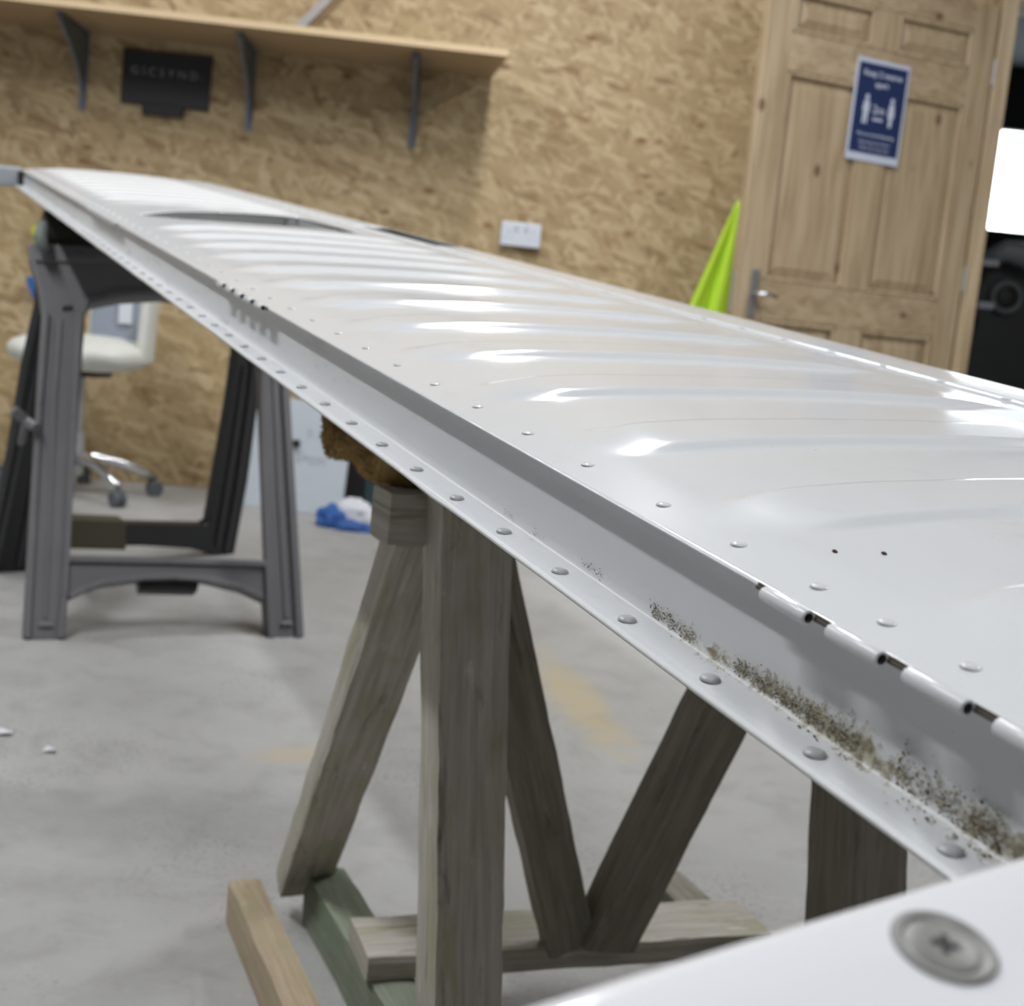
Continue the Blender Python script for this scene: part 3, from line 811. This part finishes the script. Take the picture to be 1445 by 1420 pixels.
# curved backrest on the right hand side of the seat, wrapping round the back
bm = bmesh.new(); th = .035; rs = []
for i in range(25):
    a = math.radians(-18 + 120 * i / 24)
    col_ = []
    for j in range(9):
        h = sz - .02 + .19 * j / 8 * 1.25
        r = .235 + .012 * j / 8
        for rr in (r, r - th):
            col_.append(bm.verts.new((cc.x + rr * math.cos(a), cc.y + rr * math.sin(a) * .9, h)))
    rs.append(col_)
for i in range(24):
    for j in range(8):
        a, b = rs[i], rs[i + 1]
        bm.faces.new((a[2 * j], b[2 * j], b[2 * j + 2], a[2 * j + 2])); bm.faces.new((a[2 * j + 1], a[2 * j + 3], b[2 * j + 3], b[2 * j + 1]))
    a, b = rs[i], rs[i + 1]
    bm.faces.new((a[0], a[1], b[1], b[0])); bm.faces.new((a[16], b[16], b[17], a[17]))
for a in (rs[0], rs[-1]):
    for j in range(8): bm.faces.new((a[2 * j], a[2 * j + 2], a[2 * j + 3], a[2 * j + 1]))
build('backrest', bm, CREAM, chair, smooth=True, bevel=.01)
bm = bmesh.new(); pc = at(148, 452, 4.50)
box_axes(bm, Vector((pc.x - .01, cc.y + .12, pc.z + .0)), X, Y, Z, .17, .02, .19); o = build('back_pad', bm, GREYC, chair, bevel=.02); o['label'] = 'blue grey inner back pad'
bm = bmesh.new(); pc = at(161, 438, 4.50)
box_axes(bm, Vector((pc.x, cc.y + .105, pc.z)), X, Y, Z, .045, .012, .09); o = build('care_card', bm, SOCK, chair); o['label'] = 'white card on the back pad'
bm = bmesh.new(); lathe(bm, (cc.x, cc.y, 0), [(.10, sz - .075), (.10, sz - .06), (.03, sz - .055)], 20); build('seat_plate', bm, BLACK, chair)
bm = bmesh.new(); lathe(bm, (cc.x, cc.y, 0), [(.016, .2), (.016, sz - .06)], 16); lathe(bm, (cc.x, cc.y, 0), [(.026, .07), (.026, .22)], 16); build('gas_column', bm, ALU, chair, smooth=False)
for k in range(5):
    a = math.radians(-42 + 72 * k)
    dr = Vector((math.cos(a), math.sin(a), 0))
    bm = bmesh.new(); c0 = cc + Z * .125
    tube(bm, [c0, c0 + dr * .06 + Z * .005, c0 + dr * .14 - Z * .008, c0 + dr * .22 - Z * .035, c0 + dr * .27 - Z * .062], [.026, .022, .019, .017, .014], 12)
    lg = build('base_leg', bm, CHROME, chair, smooth=True)
    bm = bmesh.new(); p = cc + dr * .272 + Z * .028; ax = dr.cross(Z)
    lathe(bm, p - ax * .022, [(.0, 0), (.024, .0), (.028, .004), (.028, .018), (.012, .02), (.012, .024), (.028, .026), (.028, .040), (.024, .044), (0, .044)], 18, ax=ax, ux=Z)
    tube(bm, [p + Z * .01, p + Z * .045], .008, 8)
    build('castor', bm, plain('castor_grey', (.10, .11, .12), .45), lg, smooth=False)

# ------------------------------------------------------------------ things along the wall
def wplate(name, quad, th, m, parent=None, off=.0, bevel=0):
    bm = plate([[wallp(x, y, off) for x, y in quad]], -WDY, th); return build(name, bm, m, parent, bevel=bevel)
# shelf: back edge on the wall, 0.28 m deep
shr = wallp(694, 110, 0); SH = shr.z
dz = level(717, 80, SH)                                  # front right corner
depth = -(dz - wb).dot(WDY); right = (shr - wb).dot(WDX)
depth = max(.22, min(.46, depth))
shelf = empty('wall_shelf', wb + WDX * (right - 1.2) + Z * SH - WDY * .1, 'long pale wooden shelf board on steel brackets, high on the board wall', 'shelf')
bm = bmesh.new(); cL = -1.35; SK = (dz - wb).dot(WDX) - right; print('shelf', SH, depth, SK)
SK = max(0, min(.07, SK))
bm = plate([[wb + WDX * cL + Z * SH, wb + WDX * right + Z * SH, wb + WDX * (right + SK) - WDY * depth + Z * SH, wb + WDX * cL - WDY * depth + Z * SH]], Z, .022); build('shelf_board', bm, SHELF, shelf)
bm = bmesh.new(); box_axes(bm, wb + WDX * ((cL + right + SK) / 2) - WDY * (depth + .001) + Z * (SH + .011), WDX, WDY, Z, right + SK - cL, .002, .022); o = build('edge_strip', bm, SHELFE, shelf)
for px, py in ((116, 155), (350, 185), (580, 210)):
    bq = wallp(px, py, 0); u0 = (bq - wb).dot(WDX); b0 = wb + WDX * u0
    L = SH - bq.z; da = depth * .80
    bm = bmesh.new()
    box_axes(bm, b0 - WDY * .002 + Z * (SH - L / 2), WDX, WDY, Z, .026, .004, L)
    box_axes(bm, b0 - WDY * da / 2 + Z * (SH - .002), WDX, WDY, Z, .026, da, .004)
    ol = [b0 + Z * (SH - .004) - WDY * .003, b0 + Z * (SH - .004) - WDY * (da - .01), b0 + Z * (SH - .02) - WDY * (da - .01)]
    for k in range(1, 9):
        t = k / 9; ol.append(b0 + Z * (SH - .02 - (L - .03) * t) - WDY * ((da - .01) * (1 - t) ** 1.9 + .012))
    ol.append(b0 + Z * (SH - L + .005) - WDY * .003)
    plate([[q - WDX * .006 for q in ol]], WDX, .012, bm)
    build('bracket', bm, STEELB, shelf)
# batten leaning on the shelf
pa, pb = wallp(412, 30, .15), wallp(500, -38, .07)
pa.z = SH + .022 + .016; bmT = timber(pa, pb + (pb - pa) * .3, .032, .03, WDY, seed=21)
tag(build('wooden_batten', bmT, GREYT), 'grey timber batten resting on the long shelf and leaning on the wall', 'batten')
# black board with faint chalky lettering
bb = empty('black_board', wallp(236, 115), 'black rectangular panel with smudged pale writing, fixed under the shelf', 'board')
wplate('panel', [(176, 69), (301, 81), (294, 158), (171, 145)], .018, SCRB, bb, 0, .002)
wplate('lower_tab', [(203, 148), (260, 154), (259, 167), (202, 162)], .03, BLACK, bb, 0, .002)
def text(body, size, origin, ax, up, m, parent, name='lettering', ext=.0006, align='CENTER', lab=None, bold=0):
    cu = bpy.data.curves.new('t', 'FONT'); cu.body = body; cu.size = size; cu.align_x = align; cu.align_y = 'CENTER'; cu.extrude = ext; cu.offset = bold
    o = bpy.data.objects.new('t', cu); COL.objects.link(o)
    bpy.context.view_layer.update()
    me = bpy.data.meshes.new_from_object(o); bpy.data.objects.remove(o); bpy.data.curves.remove(cu)
    nn = ax.cross(up)
    Mx = Matrix((ax, up, nn)).transposed().to_4x4(); Mx.translation = Vector(origin) - wloc(parent)
    me.transform(Mx); me.materials.clear(); me.materials.append(m)
    ob = bpy.data.objects.new(name, me); COL.objects.link(ob); ob.parent = parent
    return ob
tc = wallp(236, 105, .0195)
text('G I C S Y N D .', .040, tc + Z * .002, WDX, Z, CHALK, bb)
# double socket
sk = empty('wall_socket', wallp(733, 331), 'white double electrical socket on the board wall above the panel', 'socket')
sa, sb = wallp(707, 313), wallp(761, 347)
so_c = wallp(734, 332)
bm = bmesh.new(); box_axes(bm, so_c - WDY * .015, WDX, WDY, Z, .142, .03, .084); build('back_box', bm, SOCK, sk, bevel=.004)
bm = bmesh.new(); box_axes(bm, so_c - WDY * .034, WDX, WDY, Z, .146, .008, .086); build('face_plate', bm, SOCK, sk, bevel=.003)
for k in (-1, 1):
    bm = bmesh.new(); box_axes(bm, so_c - WDY * .0395 + WDX * k * .018 + Z * .022, WDX, WDY, Z, .012, .005, .022); build('switch', bm, SOCKD, sk)
    bm = bmesh.new()
    for dx, dz_, w_, h_ in ((0, .016, .006, .010), (-.012, -.006, .009, .005), (.012, -.006, .009, .005)):
        box_axes(bm, so_c - WDY * .0383 + WDX * (k * .045 + dx) + Z * (dz_ - .008), WDX, WDY, Z, w_, .002, h_)
    build('pin_holes', bm, MARK, sk)
# white board leaning on the wall near the trestle
q0, q1 = level(338, 712), level(480, 730); q1 = q0 + (q1 - q0).normalized() * (q1 - q0).length
ux = (q1 - q0).normalized(); nx = Vector((ux.y, -ux.x, 0)); upv = (Z * .985 - nx * .16).normalized()
Hh = .40
tp = onplane(420, 566, q0, nx); Hh = (tp.z) / upv.z
wbp = empty('leaning_board', (q0 + q1) / 2, 'white board with faint grey print leaning by the wall behind the trestles', 'board')
nb = ux.cross(upv)
if nb.y > 0: nb = -nb
bm = plate([[q0, q1, q1 + upv * Hh, q0 + upv * Hh]], -nb, .02); build('panel', bm, WBOARD, wbp, bevel=.002)
for i, (px, py, sx, tx) in enumerate(((447, 612, .05, 'h a:'), (438, 648, .05, 'E=cm'), (448, 718, .022, '- - - - -'))):
    text(tx, sx, onplane(px, py, q0 + nb * .0015, nb), ux, upv, MARK, wbp, 'faint_print')
bm = bmesh.new(); pc = onplane(418, 626, q0 + nb * .008, nb); box_axes(bm, pc, ux, nb, upv, .024, .02, .026)
tag(build('black_clip', bm, BLACK, bevel=.005), 'small black clip on the leaning white board', 'clip')
# dark teal box standing beside it
bm = bmesh.new(); pc = level(510, 727); g = empty('storage_box', pc + Vector((.05, .18, 0)), 'dark teal and black case standing on the floor behind the wooden trestle', 'case')
x0 = level(478, 722).x; yb = pc.y + .06
Ht = .52
wv_ = level(560, 735).x - x0
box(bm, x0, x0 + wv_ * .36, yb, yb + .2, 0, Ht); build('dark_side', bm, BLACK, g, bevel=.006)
bm = bmesh.new(); box(bm, x0 + wv_ * .36, x0 + wv_ * 1.5, yb + .002, yb + .2, 0, Ht - .01); build('case_body', bm, TEAL, g, bevel=.008)
# crumpled cloths on the floor
def blob(name, cpx, cpy, rx, ry, rz, m, lab, cat, seed, rot=0):
    c = level(cpx, cpy)
    bm = bmesh.new(); bmesh.ops.create_icosphere(bm, subdivisions=5, radius=1)
    for v in bm.verts:
        q = v.co.copy(); k = 1 + .28 * noise.noise(q * 1.7 + Vector((seed, 0, 0))) + .16 * abs(noise.noise(q * 4.5 + Vector((0, seed, 0))))
        x_, y_, z_ = q.x * rx * k, q.y * ry * k, max(0, q.z * rz * k + rz * .35)
        v.co = Vector((x_ * math.cos(rot) - y_ * math.sin(rot), x_ * math.sin(rot) + y_ * math.cos(rot), z_)) + c
    return tag(build(name, bm, m, smooth=True), lab, cat)
blob('blue_cloth', 466, 742, .05, .05, .05, BLUE, 'crumpled blue cloth on the floor, left of the white rag', 'cloth', 1)
blob('white_rag', 498, 741, .085, .045, .060, CLOTH, 'crumpled white rag on the floor behind the wooden trestle', 'rag', 4, -.2)
blob('blue_rag', 500, 750, .062, .022, .026, plain('blue_bright', (.05, .12, .36), .8), 'small blue rag lying in front of the white rag', 'rag', 9)
# scraps
for k, (px, py, sz_, lab) in enumerate(((3, 1037, .013, 'white paper scrap on the floor at the left edge'), (69, 1062, .009, 'smaller white paper scrap on the floor, right of the other'),)):
    p = level(px, py); bm = bmesh.new()
    vs = [bm.verts.new(p + Vector((sz_ * a, sz_ * b * .8, .002 + c_))) for a, b, c_ in ((-1, -1, 0), (1, -.7, .004), (1.2, .8, 0), (-.6, 1, .005))]
    f = bm.faces.new(vs); r = bmesh.ops.extrude_face_region(bm, geom=[f]); bmesh.ops.translate(bm, verts=[v for v in r['geom'] if isinstance(v, bmesh.types.BMVert)], vec=(0, 0, .0012))
    tag(build('paper_scrap', bm, CLOTH), lab, 'paper scrap', 'paper scraps on the floor')
# blue and yellow things hung on the wall behind the sawhorse
bm = plate([[wallp(x, y, .02) for x, y in ((38, 392), (60, 388), (66, 420), (50, 424))]], -WDY, .03)
tag(build('blue_pouch', bm, BLUE, bevel=.008), 'small blue pouch hung on the wall behind the sawhorse', 'pouch')
bm = plate([[wallp(x, y, .02) for x, y in ((45, 322), (60, 314), (64, 345), (52, 350))]], -WDY, .03)
tag(build('yellow_tag', bm, YEL, bevel=.008), 'small yellow tag hung on the wall behind the sawhorse', 'tag')

# ------------------------------------------------------------------ pine door leaf, swung open
hp_ = wb + WDX * (hx - .012) - WDY * .075                # hinge edge, front face
fz = None
DA = math.radians(20); best = None
for k in range(400):
    wd_ = .6 + k * .001
    q = hp_ - (WDX * math.cos(DA) + WDY * math.sin(DA)) * wd_ + Z * 1.35; v = q - EYE
    cv = Vector((v.dot(xa), -v.dot(ya), -v.dot(za))); pxx = CX + FPX * cv.x / cv.z; pyy = CY + FPX * cv.y / cv.z
    e = abs(pxx - (1058 - (pyy - 250) * .09))
    if best is None or e < best[0]: best = (e, wd_)
DWID = best[1]
print('door width', DWID, best[0])
du = (WDX * math.cos(DA) + WDY * math.sin(DA)).normalized()      # toward the hinge
dn = Vector((du.y, -du.x, 0))                                    # door face toward the room
dO = hp_ - du * DWID
door = empty('door_1', hp_, kind='structure')
DH = 2.03
def dbox(name, u0, u1, h0, h1, y0, y1, m, bevel=.004, par=None):
    bm = bmesh.new(); box_axes(bm, dO + du * (u0 + u1) / 2 + Z * (h0 + h1) / 2 + dn * (y0 + y1) / 2, du, dn, Z, u1 - u0, abs(y1 - y0), h1 - h0)
    o = build(name, bm, m, par or door, bevel=bevel); return o
DT = .040
ST = .105
def dpt(px, py): p = onplane(px, py, dO, dn); return (p - dO).dot(du), p.z
fr_hi = dpt(1120, 45)[1]; fr_lo = dpt(1118, 100)[1]; lk_hi = dpt(1085, 396)[1]; lk_lo = dpt(1090, 452)[1]
print('door heights', fr_hi, fr_lo, lk_hi, lk_lo, 'sign', dpt(1207, 78), dpt(1282, 93), dpt(1192, 224))
for u0 in (0, DWID - ST):
    dbox('stile', u0, u0 + ST, .005, DH, -DT, 0, PINE)
mu0, mu1 = DWID / 2 - .05, DWID / 2 + .05
rails = [(.005, .21), (lk_lo, lk_hi), (fr_lo, fr_hi), (DH - .10, DH)]
for h0, h1 in rails: dbox('rail', ST, DWID - ST, h0, h1, -DT, 0, PINEH)
for (a, b), (c, d) in zip(rails, rails[1:]):
    dbox('muntin', mu0, mu1, b, c, -DT, 0, PINE)
    for u0, u1 in ((ST, mu0), (mu1, DWID - ST)):
        # raised and fielded panel
        bm = bmesh.new()
        def P(u, h, y): return dO + du * u + Z * h + dn * y
        lo = [P(u0, b, -.016), P(u1, b, -.016), P(u1, c, -.016), P(u0, c, -.016)]
        g = .010; l2 = [P(u0 + g, b + g, -.020), P(u1 - g, b + g, -.020), P(u1 - g, c - g, -.020), P(u0 + g, c - g, -.020)]
        g = .045; l3 = [P(u0 + g, b + g, -.010), P(u1 - g, b + g, -.010), P(u1 - g, c - g, -.010), P(u0 + g, c - g, -.010)]
        g = .049; l4 = [P(u0 + g, b + g, -.007), P(u1 - g, b + g, -.007), P(u1 - g, c - g, -.007), P(u0 + g, c - g, -.007)]
        V = [[bm.verts.new(q) for q in l] for l in (lo, l2, l3, l4)]
        for r0, r1 in zip(V, V[1:]):
            for k in range(4): bm.faces.new((r0[k], r0[(k + 1) % 4], r1[(k + 1) % 4], r1[k]))
        bm.faces.new(V[-1])
        bk = [bm.verts.new(P(u, h, -.032)) for u, h in ((u0, b), (u1, b), (u1, c), (u0, c))]
        for k in range(4): bm.faces.new((bk[k], bk[(k + 1) % 4], V[0][(k + 1) % 4], V[0][k]))
        bm.faces.new(bk)
        pn = build('panel', bm, PINE, door)
        # moulding frame
        bm = bmesh.new(); mw = .016
        for (a0, a1, b0, b1) in ((u0, u1, b, b + mw), (u0, u1, c - mw, c), (u0, u0 + mw, b, c), (u1 - mw, u1, b, c)):
            box_axes(bm, P((a0 + a1) / 2, (b0 + b1) / 2, -.008), du, dn, Z, a1 - a0, .017, b1 - b0)
        build('moulding', bm, PINE, pn, bevel=.005)
# handle
hu, hh = dpt(1062, 414); hu = max(.045, min(.075, hu))
bm = bmesh.new(); box_axes(bm, dO + du * hu + Z * hh + dn * .004, du, dn, Z, .034, .008, .165); hd = build('handle_plate', bm, plain('dull_plate', (.30, .30, .29), .4, .6), door, bevel=.012, seg=3)
bm = bmesh.new(); c = dO + du * hu + Z * (hh + .0)
tube(bm, [c + dn * .004, c + dn * .045, c + dn * .052 + du * .01, c + dn * .052 + du * .035, c + dn * .050 + du * .07 - Z * .006], [.010, .009, .010, .008, .007], 12); build('lever', bm, CHROME, hd, smooth=True)
# cup hook / latch edge
bm = bmesh.new(); box_axes(bm, dO - du * .001 - dn * DT / 2 + Z * hh, dn, du, Z, .022, .002, .14); build('latch_plate', bm, ALU, door)
for h in (.25, 1.05, 1.8):
    bm = bmesh.new(); tube(bm, [hp_ + dn * .004 + du * .004 + Z * (h - .045), hp_ + dn * .004 + du * .004 + Z * (h + .045)], .006, 10); build('hinge', bm, ALU, door)
# the notice on the door
su0, sh0 = dpt(1210, 79); su1, sh1 = dpt(1284, 95); su2, sh2 = dpt(1192, 223)
sw = su1 - su0; shh = sh0 - sh2; scx, scz = (su0 + su1) / 2 - (su0 - su2) / 2 * .5, (sh0 + sh2) / 2
sg = empty('distancing_notice', dO + du * scx + Z * scz, 'blue two metre distancing notice with white border on the pine door', 'sign')
tilt = math.radians(0.5)
sx_ = (du * math.cos(tilt) - Z * math.sin(tilt)); sy_ = (Z * math.cos(tilt) + du * math.sin(tilt))
SC = dO + du * scx + Z * scz + dn * .003
bm = bmesh.new(); box_axes(bm, SC, sx_, dn, sy_, sw, .003, shh); build('white_backing', bm, SIGNW, sg)
bm = bmesh.new(); box_axes(bm, SC + dn * .002 + sy_ * .006, sx_, dn, sy_, sw - .02, .0015, shh - .042); build('blue_field', bm, NAVY, sg)
SP = SC + dn * .0032
k = shh / .33
def st(body, size, dy, b=.0004): text(body, size, SP + sy_ * dy * k, sx_, sy_, SIGNW, sg, ext=.0003, bold=b)
st('Keep 2 metres', .0265 * k, .118); st('apart', .0265 * k, .086); st('2m', .040 * k, .004, .0003)
st('We are social distancing', .0155 * k, -.078, .0001); st('Please keep your distance', .0125 * k, -.103, 0); st('Thank you for your help', .0125 * k, -.122, 0)
def figure(cx_, dress):
    bm = bmesh.new()
    def Q(x, y): return SP + sx_ * (cx_ + x) * k + sy_ * y * k
    n = 14; hd_ = [Q(.008 * math.cos(2 * math.pi * i / n), .042 + .009 * math.sin(2 * math.pi * i / n)) for i in range(n)]
    plate([hd_], dn, .0005, bm)
    if dress: ol = [(-.009, .031), (.009, .031), (.013, .0), (.012, -.012), (.007, -.016), (.006, -.044), (-.006, -.044), (-.007, -.016), (-.012, -.012), (-.013, .0)]
    else: ol = [(-.010, .031), (.010, .031), (.0145, .0), (.009, -.004), (.009, -.044), (.002, -.044), (0, -.012), (-.003, -.044), (-.012, -.044), (-.009, -.004), (-.0155, -.002)]
    plate([[Q(x, y) for x, y in ol]], dn, .0005, bm)
    build('figure_symbol', bm, SIGNW, sg)
figure(-.052, False); figure(.052, True)
bm = bmesh.new(); box_axes(bm, SP - sy_ * .026 * k, sx_, dn, sy_, .042 * k, .0005, .008 * k); build('arrow_bar', bm, SIGNW, sg)

# hi-vis garment hanging behind the door edge
gp = empty('hi_vis_vest', wallp(1010, 380, .1), 'bright yellow hi-vis vest hanging in folds beside the pine door', 'vest')
bm = bmesh.new(); rows_ = []
for j in range(31):
    t = j / 30; py = 284 + t * 330
    xl = 1041 - 71 * t ** 1.0 * (1 if t < .5 else 1) * 1.02 * min(1, .0 + t * 2.1 if t < .476 else 1) if False else 1041 - 150 * t
    xr = 1046 - 40 * t
    row = []
    for i in range(17):
        u_ = i / 16; fold = .016 * math.sin(u_ * 9 + .6) * min(1, t * 3) + .01 * math.sin(u_ * 21) * t
        row.append(wallp(xl + (xr - xl) * u_, py, .09 + fold + .03 * math.sin(math.pi * u_) * t))
    rows_.append(row)
V = [[bm.verts.new(p) for p in r] for r in rows_]
for a, b in zip(V, V[1:]):
    for i in range(16): bm.faces.new((a[i], a[i + 1], b[i + 1], b[i]))
o = build('fabric', bm, HIVIS, gp, smooth=True); so = o.modifiers.new('t', 'SOLIDIFY'); so.thickness = .006
bm = bmesh.new(); hk = wallp(1044, 283, 0); tube(bm, [hk, hk - WDY * .09, hk - WDY * .10 + Z * .02], .004, 8); tag(build('coat_hook', bm, ALU), 'small steel hook on the wall holding the yellow vest', 'hook')

# ------------------------------------------------------------------ workshop glimpsed through the doorway
mz = 6.2
mc = at(1418, 420, mz)
mach = empty('workshop_machine', Vector((mc.x + .15, mc.y + .3, 0)), 'dark machine with a round dial seen through the doorway', 'machine')
x0 = at(1375, 420, mz).x
bm = bmesh.new(); box(bm, x0, x0 + .75, mc.y, mc.y + .6, 0, at(1410, 372, mz).z); build('body', bm, plain('machine_black', (.02, .023, .028), .45, 0, .3, 8), mach, bevel=.02)
bm = bmesh.new(); nt = 28
ring = [mc - Y * .02 + (X * math.cos(2 * math.pi * i / nt) + Z * math.sin(2 * math.pi * i / nt)) * .065 for i in range(nt)]
rg = []
for i in range(nt):
    c = ring[i]; o_ = (c - (mc - Y * .02)).normalized()
    rg.append([bm.verts.new(c + (o_ * math.cos(2 * math.pi * q / 8) + Y * math.sin(2 * math.pi * q / 8)) * .016) for q in range(8)])
for i in range(nt):
    for q in range(8): bm.faces.new((rg[i][q], rg[i][(q + 1) % 8], rg[(i + 1) % nt][(q + 1) % 8], rg[(i + 1) % nt][q]))
build('dial_ring', bm, plain('dull_ring', (.11, .12, .13), .5), mach, smooth=True)
bm = bmesh.new(); lathe(bm, mc - Y * .0, [(.05, 0), (.05, .02), (.03, .03), (0, .032)], 20, ax=-Y, ux=X); build('dial', bm, BLACK, mach)
bm = bmesh.new(); a, b = at(1390, 366, mz - .1), at(1448, 362, mz - .1); tube(bm, [a, (a + b) / 2 + Z * .03, b, b + X * .3], [.035, .05, .06, .05], 12)
tag(build('grey_sheet_roll', bm, plain('dull_sheet', (.16, .18, .2), .5), smooth=True), 'rumpled grey sheeting lying on the machine beyond the doorway', 'sheeting')
for k, (px, py) in enumerate(((1397, 371), (1390, 431))):
    p = at(px, py, mz - .14); bm = bmesh.new(); box_axes(bm, p, X, Y, Z, .075, .03, .03)
    build('metal_plate', bm, plain('bright_plate', (.5, .55, .62), .25, .5), mach, bevel=.004)

# ------------------------------------------------------------------ second white panel in the foreground with a screw
zs = .25
sc = at(1332, 1337, zs); rv = ray(1332, 1337).normalized()
ex = c2w((math.cos(math.radians(23)), math.sin(math.radians(23)), 0)); ex = (ex - rv * ex.dot(rv)).normalized()   # long axis of the screw head
ey = rv.cross(ex).normalized()
if ey.z < 0: ey = -ey
pn = (-rv * .56 + ey * .83).normalized()                 # panel normal
ea = onplane(750, 1392, sc, pn); eb = onplane(1445, 1188, sc, pn)
ed = (eb - ea).normalized(); inn = pn.cross(ed)
if inn.dot(sc - ea) < 0: inn = -inn
fg = empty('white_flap_panel', sc - pn * .01, 'out of focus white panel with a large cross head screw, nearest the camera', 'aircraft part')
bm = bmesh.new(); prof_ = [(.004, -.030), (.000, -.020), (-.0005, -.010), (.0006, -.004), (.003, -.0012), (.007, 0)] + [(.007 + .012 * k, -.00015 * k * k * .1) for k in range(1, 15)]
G = []
for i in range(41):
    t = -.05 + .21 * i / 40
    bow = .10 * (t - .05) ** 2 * -1
    G.append([bm.verts.new(ea + ed * t + inn * (a - bow * .6) + pn * b) for a, b in prof_])
for i in range(40):
    for j in range(len(prof_) - 1): bm.faces.new((G[i][j], G[i][j + 1], G[i + 1][j + 1], G[i + 1][j]))
o = build('skin', bm, plain('gloss_white', (.76, .76, .79), .10, 0, .01, 3), fg, smooth=True); so = o.modifiers.new('t', 'SOLIDIFY'); so.thickness = .002
so.offset = -1 if True else 1
bm = bmesh.new(); tube(bm, [ea + ed * (-.05 + .21 * k / 20) + inn * (-.0005 + .06 * (-.05 + .21 * k / 20 - .05) ** 2) - pn * .009 for k in range(21)], .0012, 8); build('primer_edge', bm, ORANGE, fg)
# washer and screw
bm = bmesh.new(); lathe(bm, sc, [(.0100, -.0006), (.0100, .0004), (.0095, .0008), (.0088, .0008), (.0076, .0002), (.0070, -.0003)], 40, ax=pn, ux=ex); wsh = build('cup_washer', bm, SCREW, fg, smooth=True)
bm = bmesh.new(); lathe(bm, sc, [(.0072, -.0008), (.0071, .0002), (.0066, .0005), (.0035, .0007), (0, .0008)], 36, ax=pn, ux=ex); scr = build('screw', bm, SCREW, fg, smooth=True)
bm = bmesh.new()
for a in (.3, .3 + math.pi / 2):
    d1, d2 = ex * math.cos(a) + pn.cross(ex) * math.sin(a), -ex * math.sin(a) + pn.cross(ex) * math.cos(a)
    box_axes(bm, sc + pn * .0006, d1, d2, pn, .0052, .0014, .0009)
build('cross_recess', bm, BLACK, scr)
# timber stand it rests on, below the frame
base = ea + ed * .09 + inn * .10 - pn * .034
bm = timber(Vector((base.x, base.y, 0)), Vector((base.x, base.y, base.z - .012)), .07, .05, X, seed=31)
tag(build('timber_prop', bm, OLD), 'upright weathered timber prop under the foreground white panel', 'timber')

for s_, c_ in ((.75, .1), (.95, .07), (1.1, .15), (3.1, .1), (3.2, .4)):
    print('wing underside', s_, c_, [round(x, 3) for x in wp(s_, c_, -.054)])
print('trestle T0', T0, 'beam top', HB)
